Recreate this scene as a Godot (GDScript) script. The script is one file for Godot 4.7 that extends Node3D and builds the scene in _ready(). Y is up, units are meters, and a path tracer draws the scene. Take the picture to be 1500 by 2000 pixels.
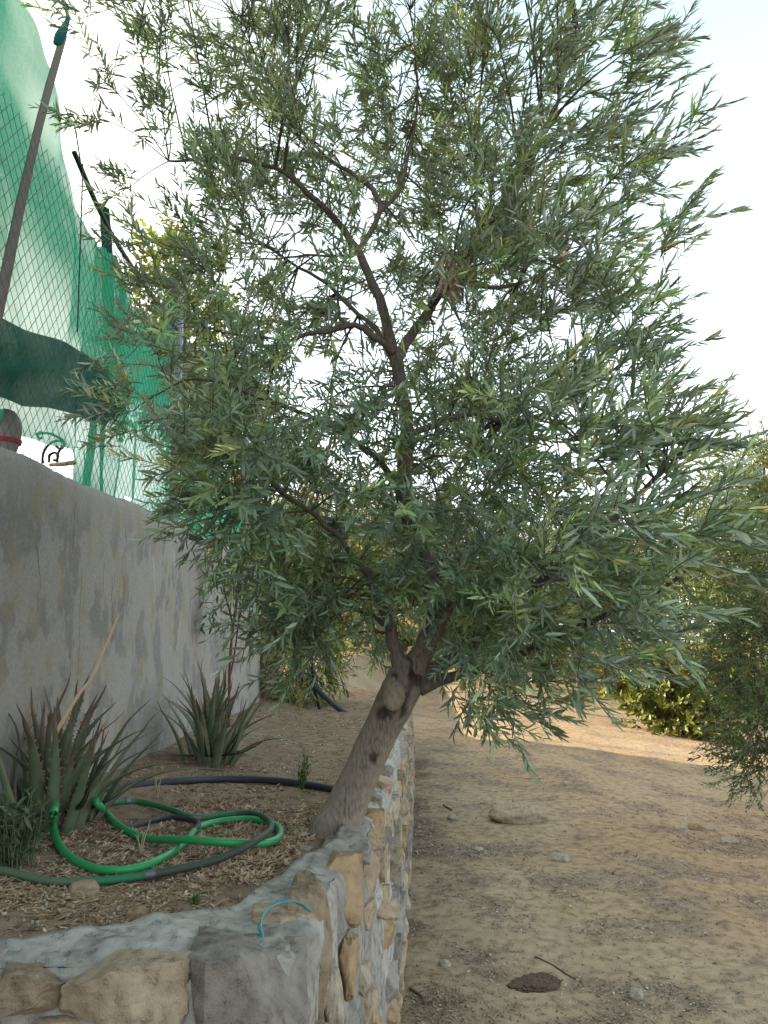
extends Node3D
# An olive tree on a stone terrace beside a dirt path, a rendered wall with a netted fence on its left.
# Metres, y up. "d" is the distance in front of the viewer along -z.

const F := 1570.0
const EYE := Vector3(0, 1.6, 0)
var cam: Camera3D
var rng := RandomNumberGenerator.new()
var used := {}
var noise := FastNoiseLite.new()
var soil_noise := FastNoiseLite.new()

class Geo:
	var v := PackedVector3Array()
	var n := PackedVector3Array()
	var c := PackedColorArray()
	var u := PackedVector2Array()
	var i := PackedInt32Array()

# ---------------------------------------------------------------- helpers
func at(px: float, py: float, d: float) -> Vector3:
	var b := cam.transform.basis
	var r := b.x * (px - 750.0) / F + b.y * (1000.0 - py) / F - b.z
	return EYE + r * (d / -r.z)

func on_level(px: float, py: float, y: float) -> Vector3:
	var b := cam.transform.basis
	var r := b.x * (px - 750.0) / F + b.y * (1000.0 - py) / F - b.z
	return EYE + r * ((y - EYE.y) / r.y)

func numbered(called: String) -> String:
	if not used.has(called):
		used[called] = 0
		return called
	used[called] += 1
	return "%s_%03d" % [called, used[called]]

func tag(o: Node3D, label := "", category := "", group := "", kind := "") -> Node3D:
	if label: o.set_meta("label", label)
	if category: o.set_meta("category", category)
	if group: o.set_meta("group", group)
	if kind: o.set_meta("kind", kind)
	return o

func thing(called: String, label: String, category: String, where := Vector3.ZERO, group := "") -> Node3D:
	var o := Node3D.new()
	o.name = numbered(called)
	add_child(o)
	o.position = where
	tag(o, label, category, group)
	return o

func put(called: String, m: Mesh, material: Material, parent: Node3D = null, t := Transform3D.IDENTITY) -> MeshInstance3D:
	var o := MeshInstance3D.new()
	o.mesh = m
	o.material_override = material
	o.transform = t
	if parent == null:
		o.name = numbered(called)
		add_child(o)
	else:
		o.name = called
		parent.add_child(o, true)
	return o

func many(called: String, m: Mesh, material: Material, ts: Array, cs: Array, parent: Node3D = null) -> MultiMeshInstance3D:
	var mm := MultiMesh.new()
	mm.transform_format = MultiMesh.TRANSFORM_3D
	mm.use_colors = true
	mm.mesh = m
	mm.instance_count = ts.size()
	for k in ts.size():
		mm.set_instance_transform(k, ts[k])
		mm.set_instance_color(k, cs[k])
	var o := MultiMeshInstance3D.new()
	o.multimesh = mm
	o.material_override = material
	if parent == null:
		o.name = numbered(called)
		add_child(o)
	else:
		o.name = called
		parent.add_child(o, true)
	o.set_meta("kind", "stuff")
	return o

func build(g: Geo, smooth := true) -> ArrayMesh:
	var a := []
	a.resize(Mesh.ARRAY_MAX)
	if g.n.size() != g.v.size():
		if smooth:
			g.n = PackedVector3Array()
			g.n.resize(g.v.size())
			for k in range(0, g.i.size(), 3):
				var p := g.v[g.i[k]]
				var f := (g.v[g.i[k + 2]] - p).cross(g.v[g.i[k + 1]] - p)
				for j in 3:
					g.n[g.i[k + j]] += f
			for k in g.n.size():
				g.n[k] = g.n[k].normalized() if g.n[k].length_squared() > 1e-20 else Vector3.UP
		else:
			var v := PackedVector3Array()
			var n := PackedVector3Array()
			var c := PackedColorArray()
			var u := PackedVector2Array()
			var i := PackedInt32Array()
			for k in range(0, g.i.size(), 3):
				var p := g.v[g.i[k]]
				var f := (g.v[g.i[k + 2]] - p).cross(g.v[g.i[k + 1]] - p).normalized()
				for j in 3:
					i.append(v.size())
					v.append(g.v[g.i[k + j]])
					n.append(f)
					if g.c.size(): c.append(g.c[g.i[k + j]])
					if g.u.size(): u.append(g.u[g.i[k + j]])
			g.v = v
			g.n = n
			g.c = c
			g.u = u
			g.i = i
	a[Mesh.ARRAY_VERTEX] = g.v
	a[Mesh.ARRAY_NORMAL] = g.n
	if g.c.size() == g.v.size(): a[Mesh.ARRAY_COLOR] = g.c
	if g.u.size() == g.v.size(): a[Mesh.ARRAY_TEX_UV] = g.u
	a[Mesh.ARRAY_INDEX] = g.i
	var m := ArrayMesh.new()
	m.add_surface_from_arrays(Mesh.PRIMITIVE_TRIANGLES, a)
	return m

func curve_points(p: Array, steps: int) -> PackedVector3Array:   # Catmull-Rom through the points
	var out := PackedVector3Array()
	for k in p.size() - 1:
		var a: Vector3 = p[max(k - 1, 0)]
		var b: Vector3 = p[k]
		var c: Vector3 = p[k + 1]
		var e: Vector3 = p[min(k + 2, p.size() - 1)]
		for s in steps:
			out.append(b.cubic_interpolate(c, a, e, float(s) / steps))
	out.append(p[p.size() - 1])
	return out

func spread(r: Array, steps: int) -> PackedFloat32Array:
	var out := PackedFloat32Array()
	for k in r.size() - 1:
		for s in steps:
			out.append(lerpf(r[k], r[k + 1], float(s) / steps))
	out.append(r[r.size() - 1])
	return out

# a tube through points; lump = relief of its skin; tint(point, angle) gives the colour
func tube(g: Geo, p: PackedVector3Array, r: PackedFloat32Array, sides: int, col := Color.WHITE, lump := 0.0, col_end := Color(-1, 0, 0), cap := true) -> void:
	var first := g.v.size()
	var side := Vector3.ZERO
	var length := 0.0
	for k in p.size():
		var t := (p[min(k + 1, p.size() - 1)] - p[max(k - 1, 0)]).normalized()
		if k > 0: length += p[k].distance_to(p[k - 1])
		if side == Vector3.ZERO:
			side = t.cross(Vector3(0.31, 0.2, 0.93)).normalized()
		side = (side - t * side.dot(t)).normalized()
		var up := t.cross(side)
		var cc := col if col_end.r < 0 else col.lerp(col_end, float(k) / (p.size() - 1))
		for s in sides + 1:
			var a := TAU * (s % sides) / sides
			var o := side * cos(a) + up * sin(a)
			var rr := r[min(k, r.size() - 1)]
			if lump > 0.0:
				var q := p[k] + o * rr
				rr *= 1.0 + lump * noise.get_noise_3d(q.x * 900.0, q.y * 400.0, q.z * 900.0)
				rr *= 1.0 + lump * 1.3 * noise.get_noise_3d(q.x * 220.0, q.y * 160.0 + 50.0, q.z * 220.0)
			g.v.append(p[k] + o * rr)
			g.n.append(o)
			g.c.append(cc)
			g.u.append(Vector2(float(s) / sides, length))
	for k in p.size() - 1:
		for s in sides:
			var a := first + k * (sides + 1) + s
			var b := a + sides + 1
			g.i.append_array([a, b, a + 1, a + 1, b, b + 1])
	if cap:
		for e in 2:
			var k := 0 if e == 0 else p.size() - 1
			var t := (p[0] - p[1]).normalized() if e == 0 else (p[k] - p[k - 1]).normalized()
			var m := g.v.size()
			g.v.append(p[k] + t * r[min(k, r.size() - 1)] * 0.35)
			g.n.append(t)
			g.c.append(col if e == 0 or col_end.r < 0 else col_end)
			g.u.append(Vector2(0.5, 0.0))
			for s in sides:
				var a := first + k * (sides + 1) + s
				if e == 0: g.i.append_array([m, a, a + 1])
				else: g.i.append_array([m, a + 1, a])

func box_into(g: Geo, c: Vector3, s: Vector3, b := Basis.IDENTITY, col := Color.WHITE) -> void:
	for ax in 3:
		for sg in [-1.0, 1.0]:
			var nn := Vector3.ZERO
			nn[ax] = sg
			var e1 := Vector3.ZERO
			e1[(ax + 1) % 3] = 1.0
			var e2 := Vector3.ZERO
			e2[(ax + 2) % 3] = 1.0
			var k := g.v.size()
			for q in [[-1, -1], [1, -1], [1, 1], [-1, 1]]:
				var lp: Vector3 = (nn + e1 * q[0] + e2 * q[1]) * s * 0.5
				g.v.append(c + b * lp)
				g.n.append(b * nn)
				g.c.append(col)
			if sg > 0: g.i.append_array([k, k + 2, k + 1, k, k + 3, k + 2])
			else: g.i.append_array([k, k + 1, k + 2, k, k + 2, k + 3])

# ---------------------------------------------------------------- materials
func lut_image(size: int, freq: float, octaves: int, sd: int, stops: Array, contrast := 1.0, freq2 := 0.0, mix2 := 0.0, wide := 0) -> ImageTexture:
	var w := wide if wide > 0 else size
	var a := FastNoiseLite.new()
	a.seed = sd
	a.noise_type = FastNoiseLite.TYPE_SIMPLEX_SMOOTH
	a.frequency = freq
	a.fractal_octaves = octaves
	a.fractal_gain = 0.6
	var ia := a.get_seamless_image(w, size, false, false, 0.15).get_data()
	var ib := PackedByteArray()
	if mix2 > 0.0:
		a.seed = sd + 7
		a.frequency = freq2
		a.fractal_octaves = 2
		ib = a.get_seamless_image(w, size, false, false, 0.15).get_data()
	var lut := []
	for k in 256:
		var x := float(k) / 255.0 * (stops.size() - 1)
		var j: int = min(int(x), stops.size() - 2)
		var c: Color = stops[j].lerp(stops[j + 1], x - j)
		lut.append([c.r8, c.g8, c.b8])
	var out := PackedByteArray()
	out.resize(w * size * 3)
	for k in w * size:
		var x := float(ia[k])
		if mix2 > 0.0: x = lerpf(x, float(ib[k]), mix2)
		var l: Array = lut[clampi(int((x - 127.0) * contrast + 127.0), 0, 255)]
		out[k * 3] = l[0]
		out[k * 3 + 1] = l[1]
		out[k * 3 + 2] = l[2]
	return ImageTexture.create_from_image(Image.create_from_data(w, size, false, Image.FORMAT_RGB8, out))

func grey(x: float) -> Color:
	return Color(x, x, x)

func mat(rough: float, col := Color.WHITE, tex: Texture2D = null, scale := 0.0, relief := 0.0, spec := 0.4, bump: Texture2D = null) -> StandardMaterial3D:
	var m := StandardMaterial3D.new()
	m.vertex_color_use_as_albedo = true
	m.albedo_color = col.linear_to_srgb()
	m.roughness = rough
	m.metallic_specular = spec
	if tex: m.albedo_texture = tex
	if scale > 0.0:
		m.uv1_triplanar = true
		m.uv1_world_triplanar = true
		m.uv1_scale = Vector3.ONE * scale
	if relief > 0.0:
		m.heightmap_enabled = true
		m.heightmap_texture = bump if bump else tex
		m.heightmap_scale = relief
	return m

func leafy(rough: float, through: float) -> StandardMaterial3D:
	var m := mat(rough, Color.WHITE, null, 0.0, 0.0, 0.6)
	m.cull_mode = BaseMaterial3D.CULL_DISABLED
	m.backlight_enabled = true
	m.backlight = Color(through, through, through * 0.75)
	return m

# ---------------------------------------------------------------- leaves and twigs
func leaf_into(g: Geo, o: Vector3, dir: Vector3, nrm: Vector3, length: float, width: float, bend: float, fold: float, top: Color, under: Color, seg := 4) -> void:
	var x := dir.normalized()
	var z := (nrm - x * nrm.dot(x)).normalized()
	var y := z.cross(x)
	for layer in 2:
		var first := g.v.size()
		var col := top if layer == 0 else under
		for k in seg + 1:
			var t := float(k) / seg
			var w := width * 0.5 * pow(sin(PI * pow(clampf(t * 0.94 + 0.05, 0.0, 1.0), 0.85)), 0.8)
			var c := o + x * (length * (t - 0.12 * bend * t * t)) - z * (length * bend * t * t * 0.5)
			var tilt := (z + x * bend * t).normalized()
			for s in [-1.0, 0.0, 1.0]:
				g.v.append(c + y * (w * s) + tilt * (abs(s) * w * fold) - tilt * (0.0004 * layer))
				g.n.append((tilt - y * (s * fold * 0.7)).normalized() * (1.0 if layer == 0 else -1.0))
				g.c.append(col if s != 0.0 else col * 1.12)
		for k in seg:
			for s in 2:
				var a := first + k * 3 + s
				if layer == 0: g.i.append_array([a, a + 1, a + 3, a + 3, a + 1, a + 4])
				else: g.i.append_array([a, a + 3, a + 1, a + 3, a + 4, a + 1])

func leaf_mesh(width: float, bend: float, fold: float, top: Color, under: Color, seg := 4) -> ArrayMesh:   # unit length along +x, upper side +z
	var g := Geo.new()
	leaf_into(g, Vector3.ZERO, Vector3.RIGHT, Vector3.BACK, 1.0, width, bend, fold, top, under, seg)
	return build(g)

func leaf_at(o: Vector3, dir: Vector3, nrm: Vector3, length: float, fat: float) -> Transform3D:
	var x := dir.normalized()
	var z := nrm - x * nrm.dot(x)
	if z.length_squared() < 1e-6: z = x.cross(Vector3(0.3, 0.8, 0.5))
	z = z.normalized()
	return Transform3D(Basis(x * length, z.cross(x) * length * fat, z * length), o)

func rand_dir() -> Vector3:
	var z := rng.randf_range(-1, 1)
	var a := rng.randf() * TAU
	return Vector3(sqrt(1 - z * z) * cos(a), z, sqrt(1 - z * z) * sin(a))

func sprig_mesh(sd: int, pairs: int, leaf_len: float, wide: float, top: Color, under: Color, stem: Color) -> ArrayMesh:   # a leafy twig along +y, one metre long
	var r := RandomNumberGenerator.new()
	r.seed = sd
	var g := Geo.new()
	for k in pairs:
		var t := float(k) / (pairs - 1)
		var p := Vector3(0.05 * sin(t * 3.0 + sd), t * 0.9, 0.05 * cos(t * 2.4 + sd))
		for s in 2:
			var a := k * PI / 2 + s * PI + r.randf_range(-0.5, 0.5)
			var out := Vector3(cos(a), 0, sin(a))
			var ang := lerpf(1.15, 0.45, t) + r.randf_range(-0.3, 0.3)
			var dir := Vector3.UP * cos(ang) + out * sin(ang)
			var v := r.randf_range(0.7, 1.25)
			leaf_into(g, p, dir, Vector3.UP + Vector3(r.randf_range(-.4, .4), 0, r.randf_range(-.4, .4)), leaf_len * r.randf_range(0.7, 1.15), leaf_len * wide, r.randf_range(-0.2, 0.5), 0.2, top * v, under * v, 2)
	g.n.clear()
	var q := PackedVector3Array([Vector3(0, -0.15, 0), Vector3(0.02, 0.4, 0.01), Vector3(0, 0.9, 0)])
	var t := Geo.new()
	tube(t, q, PackedFloat32Array([0.018, 0.012, 0.006]), 3, stem, 0.0, Color(-1, 0, 0), false)
	var b := g.v.size()
	g.v.append_array(t.v)
	g.c.append_array(t.c)
	for k in t.i: g.i.append(k + b)
	return build(g)

# ---------------------------------------------------------------- terrain
func wall_face(d: float) -> float:   # x of the stone wall's outer top edge
	var ds := [1.70, 2.0, 2.9, 3.6, 4.7, 7.0, 12.0]
	var xs := [-0.30, -0.255, -0.175, -0.155, -0.140, -0.135, -0.16]
	if d <= ds[0]: return xs[0]
	for k in ds.size() - 1:
		if d < ds[k + 1]: return lerpf(xs[k], xs[k + 1], (d - ds[k]) / (ds[k + 1] - ds[k]))
	return -0.16

func height(x: float, d: float) -> float:
	var rough := soil_noise.get_noise_2d(x * 14.0, d * 14.0) * 0.032 + soil_noise.get_noise_2d(x * 70.0 + 300, d * 70.0) * 0.010
	var path := -0.10 * maxf(0.0, x - 1.6) * smoothstep(2.0, 9.0, d) - 0.05 * maxf(0.0, x - 6.0)
	path = maxf(path, -4.0)
	var far := maxf(0.0, d - 24.0)
	path += 0.105 * minf(far, 90.0) * smoothstep(26.0, -4.0, x)
	path += soil_noise.get_noise_2d(x * 1.5, d * 1.5) * 0.8 * smoothstep(20.0, 50.0, d)
	var terrace := 0.885 + 0.012 * sin(d * 1.3) + 0.06 * smoothstep(-0.9, -1.45, x)
	var spread_by := smoothstep(8.0, 14.0, d)
	var edge := lerpf(wall_face(d) - 0.085, -0.9, spread_by)
	var half := lerpf(0.03, 1.1, spread_by)
	var share := smoothstep(edge + half, edge - half, x) * smoothstep(1.755, 1.79, d)
	var yard := 2.05 + 0.05 * clampf(-x - 2.0, 0.0, 20.0)
	var behind := smoothstep(-1.52, -1.60, x) * (1.0 - smoothstep(7.2, 10.0, d)) + smoothstep(-2.2, -5.0, x) * smoothstep(7.2, 10.0, d) * (1.0 - smoothstep(18.0, 40.0, d)) * 0.7
	var h := lerpf(path, maxf(terrace, path), share)
	h = lerpf(h, maxf(yard, h), clampf(behind, 0.0, 1.0))
	return h + rough

func ground_tone(x: float, d: float) -> Color:
	var n := soil_noise.get_noise_2d(x * 9.0 + 90, d * 9.0)
	var m := soil_noise.get_noise_2d(x * 34.0, d * 34.0 + 70)
	var path := Color(0.400, 0.288, 0.182)
	var pale := Color(0.44, 0.34, 0.236)
	var litter := Color(0.275, 0.210, 0.168)
	var c := path.lerp(pale, clampf(0.4 + n * 1.1, 0, 1))
	c = c.lerp(litter, clampf(m * 1.6 + 0.1 - n * 0.4, 0.0, 0.75))
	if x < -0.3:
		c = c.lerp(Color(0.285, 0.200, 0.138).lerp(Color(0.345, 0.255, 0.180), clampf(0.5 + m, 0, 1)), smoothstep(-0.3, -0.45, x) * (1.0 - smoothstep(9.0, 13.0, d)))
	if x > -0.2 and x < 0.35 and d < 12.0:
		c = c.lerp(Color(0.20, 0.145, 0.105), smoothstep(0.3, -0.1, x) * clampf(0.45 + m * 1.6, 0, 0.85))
	var dry := Color(0.40, 0.30, 0.15).lerp(Color(0.22, 0.19, 0.08), clampf(0.5 + n * 1.3, 0, 1))
	c = c.lerp(dry, smoothstep(19.0, 30.0, d + absf(x) * 0.4))
	return c

func graded(stops: Array) -> PackedFloat32Array:   # [from, to, step] runs
	var out := PackedFloat32Array()
	for s in stops:
		var n := int(round((s[1] - s[0]) / s[2]))
		for k in n: out.append(s[0] + (s[1] - s[0]) * k / n)
	out.append(stops[stops.size() - 1][1])
	return out

func make_ground(material: Material) -> void:
	var xs := graded([[-160.0, -40.0, 12.0], [-40.0, -8.0, 2.0], [-8.0, -1.8, 0.3], [-1.8, 2.6, 0.055], [2.6, 6.0, 0.12], [6.0, 20.0, 0.7], [20.0, 180.0, 8.0]])
	var ds := graded([[-60.0, -6.0, 6.0], [-6.0, 1.5, 0.5], [1.5, 7.0, 0.055], [7.0, 16.0, 0.12], [16.0, 40.0, 0.6], [40.0, 100.0, 3.0], [100.0, 420.0, 20.0]])
	var g := Geo.new()
	for d in ds:
		for x in xs:
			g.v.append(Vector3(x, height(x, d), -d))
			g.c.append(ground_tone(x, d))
	var w := xs.size()
	for j in ds.size() - 1:
		for k in w - 1:
			var a := j * w + k
			g.i.append_array([a, a + w, a + 1, a + 1, a + w, a + w + 1])
	tag(put("ground", build(g), material), "dry tan earth of the path, terrace and far slope", "ground", "", "structure")

# ---------------------------------------------------------------- stones
func stone_mesh(sd: int, n: int, cuts: int, rough: float, flat := false, round_off := 0.16) -> ArrayMesh:   # about one metre across
	var r := RandomNumberGenerator.new()
	r.seed = sd
	var planes := []
	for k in cuts:
		var q := Vector3(r.randf_range(-1, 1), r.randf_range(-1, 1), r.randf_range(-1, 1)).normalized()
		planes.append([q, r.randf_range(0.42, 0.60)])
	var g := Geo.new()
	var seen := {}
	for ax in 3:
		for sg in [-1.0, 1.0]:
			var ids := []
			for a in n + 1:
				for b in n + 1:
					var p := Vector3.ZERO
					p[ax] = sg
					p[(ax + 1) % 3] = 2.0 * a / n - 1.0
					p[(ax + 2) % 3] = 2.0 * b / n - 1.0
					var key := Vector3i((p * 100.0).round())
					if not seen.has(key):
						seen[key] = g.v.size()
						var q := p.lerp(p.normalized() * 1.25, round_off) * 0.5
						for pl in planes:
							var over: float = q.dot(pl[0]) - pl[1]
							if over > 0: q -= pl[0] * over
						q *= 1.0 + rough * noise.get_noise_3d(q.x * 190.0 + sd * 31.0, q.y * 190.0, q.z * 190.0) + rough * 0.5 * noise.get_noise_3d(q.x * 500.0, q.y * 500.0 + sd * 17.0, q.z * 500.0)
						g.v.append(q)
						var tone := 1.0 + 0.35 * noise.get_noise_3d(q.x * 260.0, q.y * 260.0, q.z * 260.0 + sd * 9.0)
						g.c.append(Color(tone, tone, tone))
					ids.append(seen[key])
			for a in n:
				for b in n:
					var k: int = a * (n + 1) + b
					var q := [ids[k], ids[k + n + 1], ids[k + n + 2], ids[k + 1]]
					if sg > 0: g.i.append_array([q[0], q[2], q[1], q[0], q[3], q[2]])
					else: g.i.append_array([q[0], q[1], q[2], q[0], q[2], q[3]])
	return build(g, not flat)

func make_stone_wall(mortar: Material, tones: Array) -> void:
	var w := thing("stone_wall", "low retaining wall of rough tan and grey stones set in grey mortar", "stone wall", Vector3(-0.3, 0, -1.8))
	var inv := w.transform.affine_inverse()
	# the mortar core, swept round the corner and along the path
	var plan := []
	for k in 40: plan.append([Vector2(lerpf(-1.62, -0.46, k / 39.0), 1.735), Vector2(0, 1)])
	for k in 5:
		var a := PI / 2 * (k + 1) / 6.0
		plan.append([Vector2(-0.46 + 0.16 * sin(a), 1.735 + 0.12 * (1 - cos(a))), Vector2(-sin(a), cos(a))])
	var dd := 1.84
	while dd < 12.0:
		plan.append([Vector2(wall_face(dd), dd), Vector2(-1, 0.03)])
		dd += 0.045 if dd < 6.0 else 0.12
	var g := Geo.new()
	var prof := []
	for k in 13: prof.append(Vector2(-0.045 * (1.0 - k / 12.0), lerpf(-0.15, 0.885, k / 12.0)))
	for k in 15: prof.append(Vector2(0.02 + 0.32 * k / 14.0, 0.905 + 0.0017 * k))
	prof.append(Vector2(0.36, 0.80))
	for q in plan:
		var top_drop := 0.06 * smoothstep(8.0, 12.0, q[0].y)
		var inner: Vector2 = q[0] + q[1] * 0.11
		if absf(q[1].y) > 0.99: inner = Vector2(-0.95, 1.84).lerp(Vector2(-0.62, 2.06), smoothstep(-0.95, -0.46, q[0].x)) if q[0].x > -0.95 else Vector2(q[0].x, 1.84)
		elif absf(q[1].x) < 0.9990 and q[0].y < 1.85: inner = Vector2(-0.62, 2.06).lerp(Vector2(-0.48, 2.20), absf(q[1].x))
		elif q[0].y < 2.75: inner = Vector2(-0.48, 2.20).lerp(Vector2(-0.285, 2.75), (q[0].y - 1.84) / 0.91)
		var across: Vector2 = (inner - q[0]) / 0.36
		for s in prof:
			var p: Vector2 = q[0] + (q[1] * s.x if s.x < 0.03 else across * s.x)
			var o := Vector3(p.x, s.y - top_drop, -p.y)
			var nz := noise.get_noise_3d(o.x * 260.0, o.y * 260.0, o.z * 260.0) * 0.026 + noise.get_noise_3d(o.x * 900.0, o.y * 900.0, o.z * 900.0) * 0.014
			if s.x > 0.33: nz -= 0.02
			var out := Vector3(-q[1].x, 0, q[1].y)
			o += (out * clampf(1.0 - s.x * 8.0, 0, 1) + Vector3.UP * clampf(s.x * 8.0, 0, 1)) * nz
			g.v.append(inv * o)
			var tone := 0.92 + 0.45 * noise.get_noise_3d(o.x * 130.0 + 40, o.y * 130.0, o.z * 130.0) + 0.30 * noise.get_noise_3d(o.x * 700.0, o.y * 700.0, o.z * 700.0 + 90)
			g.c.append(Color(0.445, 0.415, 0.37) * tone)
	var pn := prof.size()
	for a in plan.size() - 1:
		for b in pn - 1:
			var k := a * pn + b
			g.i.append_array([k, k + 1, k + pn, k + pn, k + 1, k + pn + 1])
	put("mortar", build(g), mortar, w)
	# stones that the photograph shows one by one: centre x, y, d; size; tone; turn
	var fine := []
	for k in 7: fine.append(stone_mesh(100 + k, 11, 12, 0.10, true))
	var coarse := []
	for k in 8: coarse.append(stone_mesh(200 + k, 3, 6, 0.10, true))
	var set_stones := [
		[-0.375, 0.775, 1.84, 0.215, 0.29, 0.22, 3, 0.15], [-0.605, 0.866, 1.765, 0.235, 0.115, 0.13, 1, -0.05], [-0.815, 0.868, 1.755, 0.14, 0.07, 0.10, 5, 0.0],
		[-0.945, 0.885, 1.78, 0.10, 0.09, 0.13, 4, 0.1], [-0.745, 0.772, 1.755, 0.17, 0.085, 0.13, 1, 0.03], [-0.895, 0.785, 1.755, 0.09, 0.07, 0.13, 3, 0.0],
		[-0.285, 0.80, 2.20, 0.10, 0.26, 0.24, 5, 0.1], [-0.335, 0.895, 2.06, 0.13, 0.055, 0.11, 1, 0.2], [-0.262, 0.835, 2.55, 0.14, 0.17, 0.20, 2, 0.2],
		[-0.195, 0.80, 2.80, 0.08, 0.14, 0.15, 1, -0.2], [-0.255, 0.885, 2.74, 0.15, 0.05, 0.15, 4, 0.1], [-0.20, 0.875, 2.93, 0.10, 0.05, 0.12, 1, 0.3],
		[-0.205, 0.675, 2.40, 0.05, 0.13, 0.14, 2, 0.1], [-0.225, 0.67, 2.18, 0.05, 0.14, 0.12, 0, 0.1], [-0.185, 0.56, 2.60, 0.05, 0.08, 0.10, 0, 0.1],
		[-0.195, 0.885, 3.15, 0.10, 0.08, 0.15, 2, 0.1], [-0.185, 0.80, 3.05, 0.06, 0.07, 0.10, 4, 0.0], [-0.235, 0.62, 2.00, 0.06, 0.13, 0.11, 1, 0.2],
		[-0.26, 0.47, 1.95, 0.08, 0.12, 0.18, 3, 0.0], [-0.18, 0.70, 2.75, 0.05, 0.07, 0.12, 1, 0.0], [-0.165, 0.42, 2.72, 0.06, 0.10, 0.16, 1, 0.0],
		[-0.50, 0.70, 1.745, 0.09, 0.10, 0.12, 4, 0.0], [-0.42, 0.52, 1.74, 0.30, 0.16, 0.18, 1, 0.0], [-0.75, 0.58, 1.74, 0.28, 0.15, 0.18, 3, 0.0], [-1.08, 0.80, 1.76, 0.20, 0.16, 0.18, 1, 0.05], [-1.32, 0.82, 1.76, 0.22, 0.14, 0.18, 4, 0.0]]
	for k in set_stones.size():
		var s: Array = set_stones[k]
		var b := Basis(Vector3.UP, s[7]) * Basis(Vector3(1, 0, 0.3).normalized(), 0.12 * sin(k * 2.1))
		put("stone", fine[k % 7], tones[s[6]], w, inv * Transform3D(b.scaled_local(Vector3(s[3], s[4], s[5]) * 1.14), Vector3(s[0], s[1], -s[2])))
	# the rest of the courses along the path
	var y := 0.06
	while y < 0.86:
		var hh := rng.randf_range(0.11, 0.17)
		var d := 1.95 + rng.randf() * 0.3 if y < 0.40 else 2.95 + rng.randf() * 0.2
		while d < 11.5:
			var ll := rng.randf_range(0.10, 0.30)
			if rng.randf() < 0.82:
				var x := wall_face(d) + 0.045 * (1.0 - y / 0.9) - 0.035
				var b := Basis(Vector3.UP, rng.randf_range(-0.12, 0.12)) * Basis(Vector3.RIGHT, rng.randf_range(-0.25, 0.25))
				var sz := Vector3(0.13, hh * rng.randf_range(0.7, 1.0), ll)
				put("stone", coarse[rng.randi() % 8] if d > 3.8 else fine[rng.randi() % 7], tones[[0, 1, 1, 2, 3, 4, 5][rng.randi() % 7]], w, inv * Transform3D(b.scaled_local(sz), Vector3(x, y + rng.randf_range(0, 0.03), -(d + ll / 2))))
			d += ll + rng.randf_range(0.02, 0.07)
		y += hh + 0.025
	# capping stones beyond the tree
	var d2 := 3.4
	while d2 < 10.5:
		var ll := rng.randf_range(0.14, 0.30)
		put("stone", fine[rng.randi() % 7], tones[[0, 1, 3, 4][rng.randi() % 4]], w, inv * Transform3D(Basis(Vector3.UP, rng.randf_range(-0.3, 0.3)).scaled_local(Vector3(rng.randf_range(0.1, 0.2), 0.09, ll)), Vector3(wall_face(d2) - rng.randf_range(0.06, 0.12), 0.89, -(d2 + ll / 2))))
		d2 += ll + rng.randf_range(0.03, 0.25)

# ---------------------------------------------------------------- the rendered wall
func concrete_texture() -> ImageTexture:
	var w := 1400
	var h := 340
	var fields := []
	var scales := [[0.012, 0.012], [0.045, 0.012], [0.03, 0.03], [0.16, 0.16], [0.006, 0.02]]
	for k in scales.size():
		var f := FastNoiseLite.new()
		f.seed = 40 + k
		f.noise_type = FastNoiseLite.TYPE_SIMPLEX_SMOOTH
		f.frequency = 1.0
		f.fractal_octaves = 4
		fields.append(f)
	var out := PackedByteArray()
	out.resize(w * h * 3)
	for y in h:
		var fy := float(y) / h   # 0 at the top
		for x in w:
			var blot: float = fields[0].get_noise_2d(x * 0.009, y * 0.010)
			var drip: float = fields[1].get_noise_2d(x * 0.045, y * 0.009)
			var mid: float = fields[2].get_noise_2d(x * 0.035, y * 0.028)
			var grain: float = fields[3].get_noise_2d(x * 0.22, y * 0.22)
			var c := Color(0.335, 0.315, 0.288)
			var dark := clampf((blot * 2.6 + drip * 0.35 + mid * 1.0) * 1.5 + 0.05, 0, 1) * smoothstep(0.02, 0.16 + 0.1 * drip, fy)
			c = c.lerp(Color(0.165, 0.162, 0.160), dark * 0.58)
			var ochre := clampf((fields[4].get_noise_2d(x * 0.02, y * 0.013) + mid * 0.7) * 1.6 - 0.05, 0, 1)
			c = c.lerp(Color(0.30, 0.245, 0.160), ochre * 0.55)
			c = c.lerp(Color(0.36, 0.345, 0.325), clampf(-mid * 1.6 - 0.25, 0, 0.7))
			c = c.lerp(Color(0.33, 0.29, 0.215), smoothstep(0.88, 1.0, fy + mid * 0.15) * 0.6)
			c = c * (1.0 + grain * 0.22 + mid * 0.12)
			c = c.linear_to_srgb()
			var o := (y * w + x) * 3
			out[o] = clampi(int(c.r * 255), 0, 255)
			out[o + 1] = clampi(int(c.g * 255), 0, 255)
			out[o + 2] = clampi(int(c.b * 255), 0, 255)
	for k in 26:       # hairline cracks and pale scratches in the render
		var x := rng.randf_range(60, w - 60)
		var y := rng.randf_range(10, h * 0.7)
		var turn := rng.randf_range(1.1, 2.0)
		var f := 0.62 if k % 3 < 2 else 1.35
		for j in rng.randi_range(20, 120):
			turn += rng.randf_range(-0.3, 0.3)
			turn = lerpf(turn, 1.57, 0.06)
			x += cos(turn)
			y += sin(turn)
			if x < 1 or x >= w - 1 or y >= h - 1: break
			var o := (int(y) * w + int(x)) * 3
			for e in 3: out[o + e] = clampi(int(out[o + e] * f), 0, 255)
	return ImageTexture.create_from_image(Image.create_from_data(w, h, false, Image.FORMAT_RGB8, out))

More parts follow.
